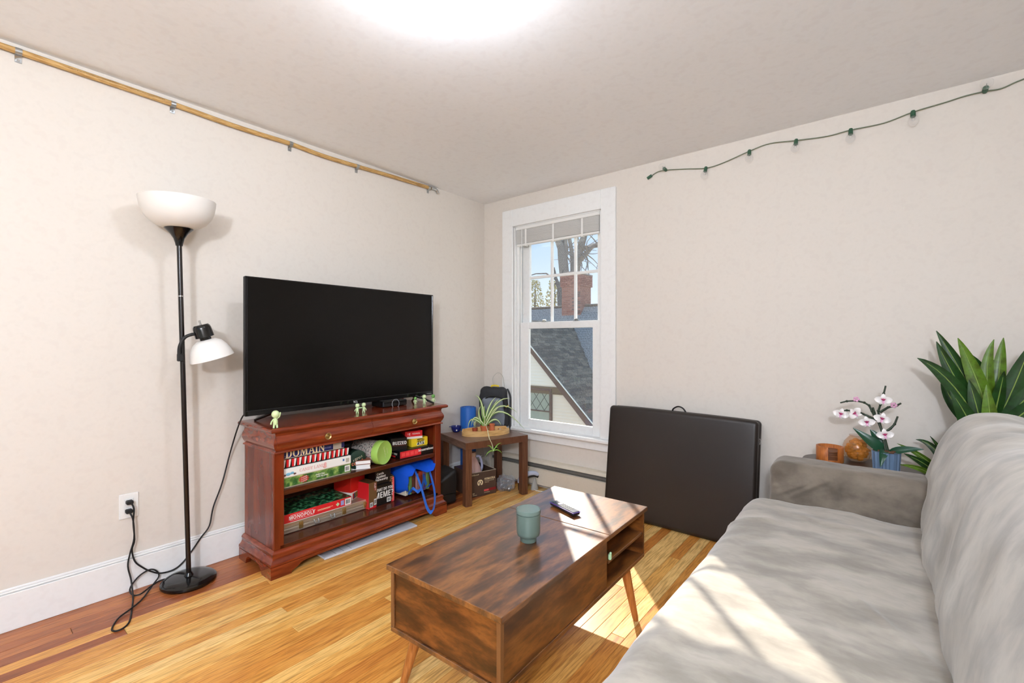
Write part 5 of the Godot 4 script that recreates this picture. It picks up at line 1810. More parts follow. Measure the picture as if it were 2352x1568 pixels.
func orchid(at: Vector3) -> void:
	var t := thing("toy_orchid", "white and pink building brick orchid in a ribbed blue pot", "orchid", at)
	var m := MB.new()
	# ribbed pot: radius swings round the wall
	var rows := []
	for j in 4:
		var row := []
		for i in 96:
			var a := TAU * i / 96.0
			var rib := 1.0 if (i / 4) % 2 == 0 else 0.91
			row.append(v(cos(a) * 0.054 * rib * (0.92 + 0.08 * j / 3.0), 0.082 * j / 3.0, -sin(a) * 0.054 * rib * (0.92 + 0.08 * j / 3.0)))
		rows.append(row)
	for j in 3:
		for i in 96:
			m.quad(rows[j][i], rows[j][(i + 1) % 96], rows[j + 1][(i + 1) % 96], rows[j + 1][i])
	for i in range(1, 95):
		m.tri(rows[3][0], rows[3][i], rows[3][i + 1])
		m.tri(rows[0][0], rows[0][i + 1], rows[0][i])
	part("pot", m, mat("pot_blue", col(100, 122, 148), 0.45), t)
	m = MB.new()
	var r := RandomNumberGenerator.new()
	r.seed = 3
	for i in 26:
		var a := r.randf() * TAU
		var q := 0.042 * sqrt(r.randf())
		m.ball(v(cos(a) * q, 0.084, sin(a) * q), v(0.009, 0.006, 0.009), 8)
	part("bark_chips", m, mat("chips", col(90, 56, 30), 0.7), t).set_meta("kind", "stuff")
	var stem := mat("stem_dark", col(38, 52, 34), 0.45)
	var paths := [
		[v(2.759, 0.650, 0.272), v(2.743, 0.725, 0.268), v(2.724, 0.783, 0.262), v(2.712, 0.802, 0.26), v(2.700, 0.832, 0.26), v(2.689, 0.858, 0.26), v(2.671, 0.870, 0.26), v(2.638, 0.876, 0.26), v(2.604, 0.871, 0.26), v(2.578, 0.861, 0.26)],
		[v(2.751, 0.650, 0.272), v(2.740, 0.724, 0.266), v(2.727, 0.784, 0.256), v(2.723, 0.834, 0.252), v(2.731, 0.865, 0.252), v(2.743, 0.917, 0.25), v(2.750, 0.954, 0.25)],
		[v(2.729, 0.828, 0.25), v(2.759, 0.854, 0.25), v(2.790, 0.866, 0.255), v(2.805, 0.878, 0.26)],
		[v(2.748, 0.74, 0.268), v(2.767, 0.758, 0.262), v(2.782, 0.780, 0.26), v(2.793, 0.817, 0.26)],
		[v(2.715, 0.792, 0.26), v(2.692, 0.804, 0.262), v(2.661, 0.818, 0.262), v(2.638, 0.824, 0.26), v(2.604, 0.827, 0.26), v(2.587, 0.823, 0.26)],
		[v(2.715, 0.800, 0.26), v(2.708, 0.828, 0.262), v(2.703, 0.850, 0.262)]]
	for p in paths:
		m = inside(t)
		var rad := []
		for i in p.size():
			rad.append(0.0058 - 0.0026 * i / p.size())
		m.tube(p, rad, 7)
		for i in range(1, p.size() - 1):
			m.ball(p[i], v(0.0062, 0.0062, 0.0062), 8)
		part("stem", m, stem, t)
	# strap leaves
	var leaf := mat("leaf_deep", col(22, 70, 46), 0.3)
	for e in [[v(2.745, 0.652, 0.27), v(2.700, 0.690, 0.285), v(2.629, 0.748, 0.28), 0.050], [v(2.742, 0.655, 0.26), v(2.722, 0.700, 0.245), v(2.692, 0.742, 0.235), 0.048], [v(2.765, 0.650, 0.27), v(2.815, 0.672, 0.285), v(2.882, 0.684, 0.29), 0.032], [v(2.748, 0.655, 0.28), v(2.742, 0.648, 0.322), v(2.732, 0.592, 0.345), 0.034]]:
		m = inside(t)
		m.blade(e[0], e[1], e[2], e[3], v(0.15, 0.5, 1), 0.30, 0.72, 7)
		part("leaf", m, leaf, t)
	# flowers: two broad petals, three sepals, magenta lip
	var petal := mat("petal_white", col(242, 236, 232), 0.35)
	var lip := mat("lip_magenta", col(164, 40, 92), 0.4)
	var blush := mat("blush", col(226, 170, 200), 0.4)
	var spots := [[v(2.581, 0.810, 0.282), 0.10, -0.25], [v(2.640, 0.818, 0.282), -0.35, 0.9], [v(2.681, 0.781, 0.282), 0.05, 0.15], [v(2.737, 0.803, 0.284), 0.05, -0.25], [v(2.742, 0.890, 0.280), 0.0, 0.0], [v(2.748, 0.732, 0.292), 0.0, 0.2]]
	for e in spots:
		var x: Transform3D = t.transform.affine_inverse() * Transform3D(Basis(Vector3.UP, e[1]) * Basis(Vector3.BACK, e[2]) * Basis.from_scale(Vector3.ONE * 0.72), e[0])
		m = MB.new(x)
		for d in [[v(0.046, 0.004, 0.004), 0.042], [v(-0.046, 0.004, 0.004), 0.042], [v(0.0, 0.040, 0.0), 0.026], [v(0.020, -0.030, -0.002), 0.020], [v(-0.020, -0.030, -0.002), 0.020]]:
			m.blade(v(0, 0, 0), d[0] * 0.55 + v(0, 0, 0.008), d[0], d[1], v(0, 0, 1), 0.20, 0.85, 8)
		var fl := part("flower", m, petal, t)
		m = MB.new(x)
		m.ball(v(0, 0.002, 0.010), v(0.008, 0.008, 0.007), 10)
		m.blade(v(0, 0, 0.008), v(0.006, 0.004, 0.014), v(0.014, 0.009, 0.012), 0.008, v(0, 0, 1), 0.2, 0.8, 4)
		m.blade(v(0, 0, 0.008), v(-0.006, 0.004, 0.014), v(-0.014, 0.009, 0.012), 0.008, v(0, 0, 1), 0.2, 0.8, 4)
		part("lip", m, lip, fl)
		m = MB.new(x)
		m.blade(v(0, -0.002, 0.010), v(0, -0.013, 0.017), v(0, -0.026, 0.016), 0.014, v(0, 0, 1), 0.3, 0.7, 6)
		part("spur", m, blush, fl)
	for p in [v(2.641, 0.884, 0.262), v(2.779, 0.867, 0.258)]:
		m = inside(t)
		for i in 5:
			var a := TAU * i / 5
			m.ball(p + v(cos(a) * 0.008, sin(a) * 0.008, 0.004), v(0.006, 0.006, 0.004), 8)
		part("bud", m, blush, t)

# ---------------------------------------------------------------- large plant in the corner behind the sofa
func big_plant() -> void:
	var t := thing("potted_dracaena", "large leafy dracaena plant rising behind the sofa back", "plant", v(3.09, 0, 0.25))
	var m := MB.new()
	m.lathe([Vector2(0.0, 0.0), Vector2(0.105, 0.0), Vector2(0.12, 0.02), Vector2(0.145, 0.25), Vector2(0.15, 0.26), Vector2(0.15, 0.285), Vector2(0.138, 0.285), Vector2(0.135, 0.25), Vector2(0.0, 0.25)], 32)
	part("pot", m, mat("pot_grey", col(150, 146, 140), 0.6), t)
	m = MB.new()
	m.tube([v(0, 0.24, 0), v(0.01, 0.5, 0.0), v(0.0, 0.80, 0.0)], [0.026, 0.022, 0.018], 10)
	m.tube([v(-0.05, 0.24, -0.03), v(-0.09, 0.40, -0.04), v(-0.12, 0.52, -0.05)], [0.018, 0.016, 0.012], 9)
	part("cane", m, mat("cane_brown", col(118, 98, 66), 0.8), t)
	var dark := grained("leaf_green", col(34, 72, 26), fine_grain, v(3, 3, 3), 0.35)
	var light := grained("leaf_fresh", col(92, 128, 32), fine_grain, v(3, 3, 3), 0.35)
	for l in [dark, light]:
		l.backlight_enabled = true
		l.backlight = Color(0.10, 0.16, 0.02)
	var rib := mat("leaf_rib", col(136, 160, 74), 0.45)
	var f := v(-0.25, 0.25, 1)
	# base, middle, tip, width, fresh?
	var leaves := [
		[v(3.06, 0.80, 0.27), v(2.965, 0.985, 0.30), v(2.858, 1.087, 0.32), 0.070, 0],
		[v(3.08, 0.82, 0.24), v(3.005, 1.03, 0.22), v(2.926, 1.208, 0.22), 0.066, 0],
		[v(3.07, 0.80, 0.25), v(2.985, 1.00, 0.26), v(2.923, 1.160, 0.27), 0.070, 0],
		[v(3.09, 0.84, 0.24), v(3.045, 1.02, 0.24), v(2.993, 1.175, 0.25), 0.072, 1],
		[v(3.09, 0.84, 0.21), v(3.075, 1.00, 0.19), v(3.030, 1.11, 0.18), 0.075, 0],
		[v(3.10, 0.84, 0.23), v(3.085, 1.02, 0.22), v(3.106, 1.169, 0.22), 0.056, 1],
		[v(3.11, 0.84, 0.21), v(3.125, 1.03, 0.19), v(3.138, 1.176, 0.19), 0.056, 1],
		[v(3.11, 0.82, 0.25), v(3.165, 1.00, 0.26), v(3.200, 1.150, 0.28), 0.080, 0],
		[v(3.05, 0.72, 0.30), v(3.015, 0.84, 0.33), v(2.961, 0.954, 0.34), 0.080, 0],
		[v(3.07, 0.74, 0.31), v(3.045, 0.88, 0.32), v(3.020, 1.000, 0.32), 0.066, 0],
		[v(3.09, 0.72, 0.33), v(3.078, 0.86, 0.35), v(3.068, 0.985, 0.35), 0.060, 1],
		[v(3.12, 0.80, 0.26), v(3.20, 0.95, 0.28), v(3.29, 1.07, 0.30), 0.070, 0],
		[v(3.12, 0.78, 0.28), v(3.20, 0.90, 0.31), v(3.31, 0.98, 0.34), 0.070, 0],
		[v(3.12, 0.75, 0.29), v(3.19, 0.83, 0.33), v(3.29, 0.88, 0.37), 0.070, 0],
		[v(3.10, 0.86, 0.20), v(3.105, 0.97, 0.17), v(3.115, 1.08, 0.15), 0.070, 0],
		[v(3.12, 0.84, 0.22), v(3.19, 1.01, 0.19), v(3.27, 1.15, 0.17), 0.070, 0],
		[v(3.10, 0.82, 0.24), v(3.115, 0.94, 0.27), v(3.125, 1.04, 0.30), 0.050, 0],
		[v(3.05, 0.78, 0.22), v(2.98, 0.90, 0.19), v(2.95, 1.00, 0.16), 0.060, 0],
		[v(2.975, 0.52, 0.20), v(2.895, 0.62, 0.20), v(2.791, 0.684, 0.21), 0.034, 1],
		[v(2.975, 0.52, 0.21), v(2.900, 0.60, 0.24), v(2.814, 0.650, 0.26), 0.046, 0],
		[v(2.980, 0.52, 0.20), v(2.955, 0.64, 0.21), v(2.905, 0.735, 0.22), 0.030, 0],
		[v(2.975, 0.51, 0.21), v(2.890, 0.58, 0.25), v(2.795, 0.600, 0.28), 0.032, 1],
		[v(2.980, 0.53, 0.19), v(2.93, 0.66, 0.16), v(2.86, 0.70, 0.14), 0.040, 0]]
	for e in leaves:
		m = inside(t)
		m.blade(e[0], e[1], e[2], e[3] * 0.86, f, 0.30, 0.72, 12)
		var l := part("leaf", m, light if e[4] == 1 else dark, t)
		m = inside(t)
		var c: Vector3 = e[1] * 2.0 - (e[0] + e[2]) / 2.0
		var pts := []
		for i in 7:
			var k := i / 7.0
			pts.append(e[0] * (1 - k) * (1 - k) + c * 2 * k * (1 - k) + e[2] * k * k + v(-0.0004, 0.0004, 0.0012))
		m.tube(pts, [0.0028, 0.0026, 0.0024, 0.0021, 0.0017, 0.0012, 0.0006], 6)
		part("midrib", m, rib, l)

# ---------------------------------------------------------------- side table in the corner
func side_table_group() -> void:
	var rot := deg_to_rad(72.0)
	var t := thing("side_table", "square dark walnut side table standing skewed in the corner", "side table", v(0.352, 0, 0.393), rot)
	boxpart("top", v(0, 0.425, 0), v(0.530, 0.050, 0.420), 0.0015, mats.walnut_top, t)
	# vertical grain on the edges
	var m := MB.new()
	m.bx(v(-0.265, 0.4005, 0.2098), v(0.265, 0.4485, 0.2106))
	m.bx(v(0.2648, 0.4005, -0.21), v(0.2656, 0.4485, 0.21))
	part("edge_band", m, mats.walnut, t)
	for q in [[-1, -1], [1, -1], [-1, 1], [1, 1]]:
		boxpart("leg", v(q[0] * 0.240, 0.200, q[1] * 0.185), v(0.050, 0.400, 0.050), 0.0015, mats.walnut, t)
	var T := 0.450
	# little blue bowl
	var b := thing("enamel_bowl", "small dark blue enamel bowl on the side table", "bowl", v(0.128, T, 0.470), 0.9)
	var blue := mat("navy_enamel", col(24, 36, 108), 0.15)
	m = MB.new()
	m.lathe([Vector2(0.0, 0.0), Vector2(0.020, 0.0), Vector2(0.026, 0.003), Vector2(0.036, 0.018), Vector2(0.040, 0.036), Vector2(0.042, 0.046), Vector2(0.040, 0.046), Vector2(0.037, 0.034), Vector2(0.031, 0.016), Vector2(0.0, 0.006)], 32)
	part("bowl", m, blue, b)
	m = MB.new()
	m.tube([v(-0.040, 0.042, 0), v(-0.050, 0.044, 0), v(-0.054, 0.040, 0)], 0.003, 8)
	part("lug", m, blue, b)
	m = MB.new()
	m.ball(v(0.0, 0.020, 0.0375), v(0.006, 0.006, 0.002), 10)
	part("mark", m, mats.paper_white, b)
	# oval tray
	var y := thing("wooden_tray", "oval light bamboo tray with handle cutouts on the side table", "tray", v(0.360, T, 0.378), deg_to_rad(60.0))
	var bam := grained("bamboo", col(226, 184, 122), fine_grain, v(1.2, 22, 1.2), 0.4)
	m = MB.new()
	m.lathe([Vector2(0.0, 0.0), Vector2(0.99, 0.0), Vector2(1.0, 0.002), Vector2(1.0, 0.007), Vector2(0.0, 0.007)], 56, Vector3.ZERO, 0.188, 0.098)
	part("base", m, bam, y)
	m = MB.new()
	var walls := [[], [], [], []]
	for i in 72:
		var a := TAU * i / 72
		var end := absf(cos(a))
		var top := 0.040 - 0.016 * smoothstep(0.93, 0.97, end) + 0.004 * smoothstep(0.80, 0.93, end)
		var o := v(cos(a) * 0.190, 0, -sin(a) * 0.100)
		var n := v(cos(a) * 0.183, 0, -sin(a) * 0.093)
		walls[0].append(o)
		walls[1].append(o + v(0, top, 0))
		walls[2].append(n + v(0, top, 0))
		walls[3].append(n + v(0, 0.006, 0))
	for j in 3:
		for i in 72:
			m.quad(walls[j][i], walls[j][(i + 1) % 72], walls[j + 1][(i + 1) % 72], walls[j + 1][i])
	part("wall", m, bam, y)
	var rg := thing("metal_ring", "small chrome ring lying in the bamboo tray", "ring", v(0.405, T + 0.008, 0.270))
	m = MB.new()
	m.tube(smooth_path([v(0.012, 0.012, 0), v(0.006, 0.022, 0.004), v(-0.006, 0.022, 0.004), v(-0.012, 0.012, 0), v(-0.006, 0.002, -0.002), v(0.006, 0.002, -0.002), v(0.012, 0.012, 0)]), 0.0032, 8)
	part("ring", m, mats.chrome, rg)
	# spider plant
	var p := thing("spider_plant", "striped spider plant with a hanging runner in the bamboo tray", "plant", v(0.312, T + 0.0075, 0.345))
	var terra := grained("terracotta", col(192, 104, 62), mottle, v(9, 9, 9), 0.8)
	m = MB.new()
	m.lathe([Vector2(0.0, 0.0), Vector2(0.022, 0.0), Vector2(0.029, 0.036), Vector2(0.032, 0.036), Vector2(0.032, 0.046), Vector2(0.027, 0.046), Vector2(0.026, 0.040), Vector2(0.0, 0.040)], 28)
	part("pot", m, terra, p)
	var stripe := mat("spider_green", col(120, 164, 62), 0.5)
	var pale := mat("spider_cream", col(226, 228, 190), 0.5)
	for l in [stripe, pale]:
		l.backlight_enabled = true
		l.backlight = Color(0.25, 0.3, 0.1)
	var a0 := v(0.313, 0.495, 0.342)
	var arcs := [[v(0.305, 0.686, 0.373), v(0.279, 0.743, 0.419)], [v(0.303, 0.614, 0.336), v(0.298, 0.648, 0.340)], [v(0.312, 0.641, 0.290), v(0.342, 0.717, 0.240)], [v(0.397, 0.676, 0.299), v(0.494, 0.716, 0.246)], [v(0.391, 0.648, 0.265), v(0.505, 0.604, 0.173)], [v(0.400, 0.610, 0.251), v(0.545, 0.470, 0.130)], [v(0.270, 0.568, 0.400), v(0.258, 0.500, 0.436)], [v(0.231, 0.550, 0.394), v(0.205, 0.470, 0.416)], [v(0.325, 0.616, 0.279), v(0.361, 0.710, 0.225)], [v(0.291, 0.591, 0.383), v(0.318, 0.665, 0.388)], [v(0.300, 0.590, 0.335), v(0.302, 0.66, 0.33)], [v(0.352, 0.545, 0.267), v(0.392, 0.500, 0.236)], [v(0.371, 0.594, 0.320), v(0.436, 0.665, 0.293)], [v(0.275, 0.62, 0.33), v(0.285, 0.70, 0.35)], [v(0.345, 0.58, 0.37), v(0.36, 0.53, 0.40)]]
	for i in arcs.size():
		m = inside(p)
		m.blade(a0 + v(0.006 * cos(i), 0, 0.006 * sin(i)), arcs[i][0], arcs[i][1], 0.017, v(0.75, 0.3, 0.6), 0.35, 0.55, 9)
		var l := part("leaf", m, stripe, p)
		m = inside(p)
		m.blade(a0 + v(0.006 * cos(i), 0.001, 0.006 * sin(i)) + v(0.0008, 0.0006, 0.0006), arcs[i][0] + v(0.0012, 0.0010, 0.0010), arcs[i][1] + v(0.0008, 0.0006, 0.0006), 0.0075, v(0.75, 0.3, 0.6), 0.30, 0.55, 9)
		part("cream_stripe", m, pale, l)
	m = inside(p)
	m.tube(smooth_path([a0, v(0.40, 0.535, 0.43), v(0.50, 0.525, 0.52), v(0.546, 0.468, 0.548), v(0.552, 0.424, 0.526), v(0.556, 0.373, 0.516)]), 0.0024, 6)
	part("runner", m, pale, p)
	for e in [v(0.540, 0.414, 0.568), v(0.580, 0.421, 0.451), v(0.582, 0.344, 0.447), v(0.536, 0.338, 0.584), v(0.572, 0.388, 0.480)]:
		m = inside(p)
		var s0 := v(0.556, 0.372, 0.516)
		m.blade(s0, (s0 + e) / 2 + v(0, 0.018, 0), e, 0.008, v(0.75, 0.3, 0.6), 0.3, 0.55, 6)
		part("plantlet_leaf", m, stripe, p)
	var q2 := thing("clay_pot", "upturned terracotta pot beside the spider plant in the tray", "pot", v(0.352, T + 0.0075, 0.300))
	m = MB.new()
	m.lathe([Vector2(0.0, 0.0), Vector2(0.021, 0.0), Vector2(0.019, 0.046), Vector2(0.023, 0.047), Vector2(0.024, 0.058), Vector2(0.020, 0.058), Vector2(0.017, 0.050), Vector2(0.0, 0.048)], 28)
	part("pot", m, terra, q2)
	var sc := thing("small_succulent", "pale spiky succulent in a dark red pot in the tray", "plant", v(0.262, T + 0.0075, 0.398))
	m = MB.new()
	m.lathe([Vector2(0.0, 0.0), Vector2(0.018, 0.0), Vector2(0.022, 0.030), Vector2(0.0, 0.030)], 24)
	part("pot", m, mat("red_clay", col(150, 62, 34), 0.7), sc)
	m = MB.new()
	for i in 18:
		var a := i * 2.4
		var e := 0.5 + 0.05 * i
		m.blade(v(0, 0.030 + i * 0.0018, 0), v(cos(a) * 0.010, 0.036 + i * 0.0024, sin(a) * 0.010), v(cos(a) * 0.018, 0.044 + i * 0.003, sin(a) * 0.018) * 1.0, 0.007, v(0, 1, 0.2), 0.3, 0.6, 4)
	part("rosette", m, mat("succulent", col(196, 200, 160), 0.6), sc)
	# blue roll in the corner
	var br := thing("exercise_mat", "rolled bright blue exercise mat standing in the corner", "mat roll", v(0.086, 0, 0.292))
	m = MB.new()
	m.lathe([Vector2(0.0, 0.0), Vector2(0.062, 0.0), Vector2(0.064, 0.003), Vector2(0.064, 0.620), Vector2(0.062, 0.624), Vector2(0.050, 0.622), Vector2(0.046, 0.614), Vector2(0.044, 0.622), Vector2(0.028, 0.622), Vector2(0.025, 0.612), Vector2(0.0, 0.612)], 36)
	part("roll", m, mat("mat_blue", col(18, 92, 176), 0.55), br)
	# backpack
	var k := thing("backpack", "slim grey and black backpack with yellow toggles behind the side table", "backpack", v(0.222, T + 0.002, 0.106), 0.50)
	var grey := grained("pack_grey", col(124, 130, 140), mottle, v(12, 12, 12), 0.7)
	var blk := mat("pack_black", col(38, 38, 42), 0.7)
	var n := FastNoiseLite.new()
	n.seed = 6
	n.frequency = 11.0
	var taper := func(pp: Vector3, nr: Vector3) -> Vector3:
		var o := pp + nr * 0.012 * n.get_noise_3dv(pp * 0.7)
		o.x *= 1.0 - 0.55 * maxf(0.0, pp.y - 0.16)
		o.x -= 0.10 * maxf(0.0, pp.y - 0.1)
		return o
	m = MB.new()
	m.soft(v(0, 0.165, 0), v(0.235, 0.325, 0.085), 0.038, 0.02, taper)
	part("body", m, blk, k)
	m = MB.new()
	m.soft(v(-0.005, 0.125, 0.030), v(0.180, 0.240, 0.070), 0.034, 0.02, taper)
	part("front_pocket", m, grey, k)
	m = MB.new()
	m.tube(smooth_path([v(-0.090, 0.16, 0.050), v(-0.075, 0.235, 0.055), v(0.0, 0.262, 0.056), v(0.075, 0.235, 0.055), v(0.090, 0.15, 0.050)]), 0.006, 8)
	part("zip", m, mats.black_matte, k)
	for s in [-1.0, 1.0]:
		m = MB.new()
		m.tube(smooth_path([v(s * 0.10, 0.315, 0.0), v(s * 0.128, 0.25, 0.02), v(s * 0.126, 0.10, 0.02), v(s * 0.122, -0.02, 0.0)]), 0.011, 8, true, 0.4)
		part("strap", m, blk, k)
	m = MB.new()
	m.tube(smooth_path([v(-0.035, 0.322, 0.0), v(-0.030, 0.338, 0.004), v(0.0, 0.342, 0.006), v(0.03, 0.336, 0.004)]), 0.0075, 8)
	m.tube([v(0.085, 0.180, 0.052), v(0.105, 0.172, 0.056), v(0.118, 0.186, 0.050)], 0.005, 8)
	part("toggle", m, mat("yellow", col(228, 200, 40), 0.5), k)
	m = MB.new()
	m.tube(smooth_path([v(-0.02, 0.33, -0.02), v(-0.03, 0.40, -0.03), v(0.01, 0.445, -0.04), v(0.05, 0.42, -0.04), v(0.065, 0.36, -0.03), v(0.07, 0.32, -0.02)]), 0.0022, 6)
	part("tube", m, mat("tube_grey", col(186, 182, 172), 0.4), k)
	# under the table
	var c := thing("coffee_carton", "open dark brown coffee carton with round emblem under the side table", "carton", v(0.268, 0, 0.405), deg_to_rad(73.9))
	var cb := grained("carton_brown", col(78, 58, 46), mottle, v(6, 6, 6), 0.6)
	var inner := mat("carton_inner", col(60, 44, 66), 0.8)
	m = MB.new()
	m.bx(v(-0.112, 0.0, -0.13), v(0.112, 0.004, 0.13))
	part("base", m, cb, c)
	for w in [[v(-0.112, 0, 0.127), v(0.112, 0.180, 0.130)], [v(-0.112, 0, -0.130), v(0.112, 0.180, -0.127)], [v(-0.112, 0, -0.127), v(-0.109, 0.180, 0.127)], [v(0.109, 0, -0.127), v(0.112, 0.180, 0.127)]]:
		m = MB.new()
		m.bx(w[0], w[1])
		part("wall", m, cb, c)
	m = MB.new()
	m.bx(v(-0.112, 0.1795, 0.126), v(0.112, 0.1815, 0.1310))
	m.bx(v(0.108, 0.1795, -0.130), v(0.113, 0.1815, 0.130))
	part("rim", m, mat("raw_card", col(196, 184, 160), 0.8), c)
	m = MB.new()
	m.bx(v(-0.106, 0.06, -0.1268), v(0.106, 0.178, -0.1262))
	m.bx(v(-0.1088, 0.06, -0.12), v(-0.1082, 0.178, 0.12))
	part("lining", m, inner, c)
	var cream: Material = mats.print_cream
	lettering(c, "SUMATRA", 0.015, v(0.055, 0.122, 0.1306), cream, "Droid Serif", Basis(), 700, 0.9)
	scribble(c, v(0.052, 0.106, 0.1304), 0.085, 0.006, cream, Basis())
	scribble(c, v(0.030, 0.095, 0.1304), 0.040, 0.005, cream, Basis())
	scribble(c, v(-0.075, 0.164, 0.1304), 0.070, 0.009, cream, Basis())
	scribble(c, v(-0.085, 0.028, 0.1304), 0.020, 0.012, cream, Basis())
	scribble(c, v(-0.075, 0.014, 0.1304), 0.036, 0.006, cream, Basis())
	scribble(c, v(0.030, 0.020, 0.1304), 0.050, 0.005, cream, Basis())
	# emblem: ring halves and wavy tails round a crowned figure
	m = MB.new(Transform3D(Basis(), v(-0.030, 0.100, 0.1304)))
	for s in [-1.0, 1.0]:
		var o := PackedVector2Array()
		for i in 13:
			var a := 0.25 + 2.3 * i / 12.0
			o.append(Vector2(s * sin(a) * 0.0240, cos(a) * 0.0240))
		for i in 13:
			var a := 2.45 - 2.1 * i / 12.0
			o.append(Vector2(s * sin(a) * 0.0165, cos(a) * 0.0165))
		m.prism(o, 0, 0.0005)
		for i in 3:
			m.bx(v(s * 0.0035, -0.016 + i * 0.0055, 0), v(s * 0.0125, -0.0125 + i * 0.0055, 0.0005))
	var crown := PackedVector2Array([Vector2(-0.007, 0.010), Vector2(-0.008, 0.022), Vector2(-0.003, 0.018), Vector2(0, 0.027), Vector2(0.003, 0.018), Vector2(0.008, 0.022), Vector2(0.007, 0.010)])
	m.prism(crown, 0, 0.0005)
	m.bx(v(-0.006, -0.002, 0), v(0.006, 0.008, 0.0005))
	part("emblem", m, cream, c)
	print_on(c, Vector2(0.045, 0.028), Vector2(0.111, 0.048), 0.1304, mat("carton_red", col(128, 22, 26), 0.5))
	print_on(c, Vector2(0.004, 0.030), Vector2(0.046, 0.044), 0.1304, mat("print_rose", col(220, 84, 84), 0.5))
	# jug standing in the carton
	var j := thing("plastic_jug", "translucent pinkish plastic jug standing in the coffee carton", "jug", v(0.288, 0.0045, 0.452), deg_to_rad(60))
	var jm := mat("jug_plastic", col(226, 190, 182), 0.35)
	jm.backlight_enabled = true
	jm.backlight = Color(0.4, 0.32, 0.3)
	m = MB.new()
	m.lathe([Vector2(0.0, 0.0), Vector2(0.066, 0.0), Vector2(0.070, 0.008), Vector2(0.070, 0.150), Vector2(0.066, 0.180), Vector2(0.048, 0.225), Vector2(0.030, 0.262), Vector2(0.025, 0.270), Vector2(0.025, 0.282)], 32)
	part("body", m, jm, j)
	m = MB.new()
	m.lathe([Vector2(0.027, 0.280), Vector2(0.028, 0.282), Vector2(0.028, 0.306), Vector2(0.026, 0.309), Vector2(0.0, 0.309)], 24)
	part("cap", m, mat("cap_tan", col(216, 186, 166), 0.5), j)
	m = MB.new()
	m.tube(smooth_path([v(0.026, 0.272, 0), v(0.052, 0.272, 0), v(0.070, 0.240, 0), v(0.076, 0.190, 0), v(0.066, 0.160, 0)]), 0.010, 10)
	part("handle", m, mat("jug_handle", col(170, 176, 206), 0.35), j)
	# black bag and small black carton
	var bb := thing("black_bag", "black leather bag with chrome snap on the floor by the console", "bag", v(0.245, 0, 0.742), deg_to_rad(76))
	m = MB.new()
	var bagbend := func(pp: Vector3, nr: Vector3) -> Vector3:
		var o := pp + nr * 0.006 * n.get_noise_3dv(pp * 0.6)
		o.y += 0.05 * clampf(pp.y / 0.2, 0, 1) * (pp.x + 0.02) / 0.09
		return o
	m.soft(v(0, 0.098, 0), v(0.170, 0.192, 0.19), 0.02, 0.02, bagbend)
	part("body", m, mat("bag_black", col(17, 16, 17), 0.5), bb)
	m = MB.new()
	m.box(v(0.0, 0.078, 0.098), v(0.165, 0.004, 0.006), 0.001)
	part("flap_edge", m, mats.black_gloss, bb)
	m = MB.new(Transform3D(Basis(Vector3.RIGHT, PI / 2), v(-0.045, 0.060, 0.094)))
	m.lathe([Vector2(0.008, 0.0), Vector2(0.008, 0.004), Vector2(0.005, 0.006), Vector2(0.0, 0.006)], 16)
	part("snap", m, mats.chrome, bb)
	var bc := thing("small_carton", "small open black carton behind the black bag", "carton", v(0.088, 0, 0.700), PI / 2)
	for w in [[v(-0.075, 0, 0.043), v(0.075, 0.225, 0.046)], [v(-0.075, 0, -0.046), v(0.075, 0.225, -0.043)], [v(-0.075, 0, -0.043), v(-0.072, 0.225, 0.043)], [v(0.072, 0, -0.043), v(0.075, 0.225, 0.043)]]:
		m = MB.new()
		m.bx(w[0], w[1])
		part("wall", m, mats.black_matte, bc)
	# crumpled plastic bag
	var pb := thing("plastic_bag", "crumpled clear plastic bag on the floor under the side table", "bag", v(0.452, 0, 0.248), 0.4)
	var film := mat("film", Color(0.9, 0.92, 0.95, 0.16), 0.08)
	film.transparency = BaseMaterial3D.TRANSPARENCY_ALPHA
	var cr := FastNoiseLite.new()
	cr.seed = 77
	cr.noise_type = FastNoiseLite.TYPE_CELLULAR
	cr.frequency = 22.0
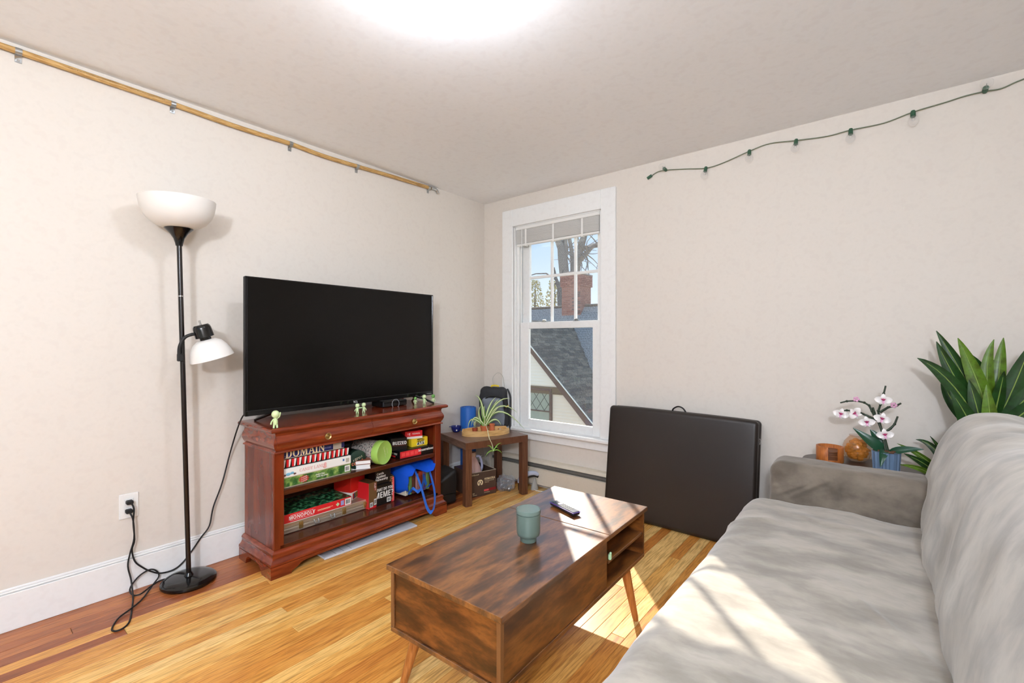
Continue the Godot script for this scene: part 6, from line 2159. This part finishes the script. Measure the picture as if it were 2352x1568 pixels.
	var crush := func(pp: Vector3, nr: Vector3) -> Vector3:
		var o := pp + nr * (0.055 * cr.get_noise_3dv(pp) + 0.030)
		o.y = maxf(o.y, 0.001)
		return o
	m = MB.new()
	m.soft(v(0, 0.060, 0), v(0.135, 0.105, 0.105), 0.04, 0.011, crush, true)
	part("film", m, film, pb)
	m = MB.new()
	m.soft(v(0.0, 0.045, 0), v(0.09, 0.07, 0.06), 0.03, 0.012, crush, true)
	part("crumpled_lining", m, mat("grey_film", col(86, 86, 90), 0.2), pb)
	# hand steamer
	var st := thing("hand_steamer", "grey hand steamer with curved handle on the floor by the heater", "steamer", v(0.592, 0, 0.118), deg_to_rad(55))
	m = MB.new()
	m.lathe([Vector2(0.0, 0.0), Vector2(0.030, 0.0), Vector2(0.031, 0.006), Vector2(0.026, 0.03), Vector2(0.010, 0.075), Vector2(0.004, 0.092), Vector2(0.0, 0.094)], 24, v(0.035, 0, 0.0), 1.0, 0.6)
	part("stand", m, mat("steamer_grey", col(160, 158, 152), 0.5), st)
	m = MB.new()
	m.tube(smooth_path([v(-0.075, 0.060, 0), v(-0.060, 0.105, 0), v(-0.02, 0.128, 0), v(0.03, 0.130, 0), v(0.066, 0.112, 0)]), [0.030, 0.0305, 0.031, 0.0308, 0.030, 0.028, 0.026, 0.024, 0.0225, 0.021, 0.020, 0.019, 0.018, 0.0178, 0.0174, 0.017, 0.0168, 0.0166, 0.016, 0.014, 0.010], 16)
	part("handle", m, mat("steamer_blue", col(186, 194, 214), 0.25), st)
	m = MB.new()
	m.tube(smooth_path([v(-0.02, 0.108, 0), v(0.03, 0.112, 0), v(0.064, 0.100, 0)]), 0.011, 10)
	part("grip", m, mats.black_matte, st)
	m = MB.new()
	m.box(v(-0.070, 0.030, 0), v(0.05, 0.060, 0.05), 0.006)
	part("base", m, mats.black_matte, st)
	m = inside(st)
	m.tube(smooth_path([v(0.612, 0.006, 0.10), v(0.650, 0.004, 0.112), v(0.690, 0.004, 0.098), v(0.720, 0.008, 0.086), v(0.745, 0.018, 0.080)]), 0.003, 6)
	part("cable", m, mats.white_plastic, st)
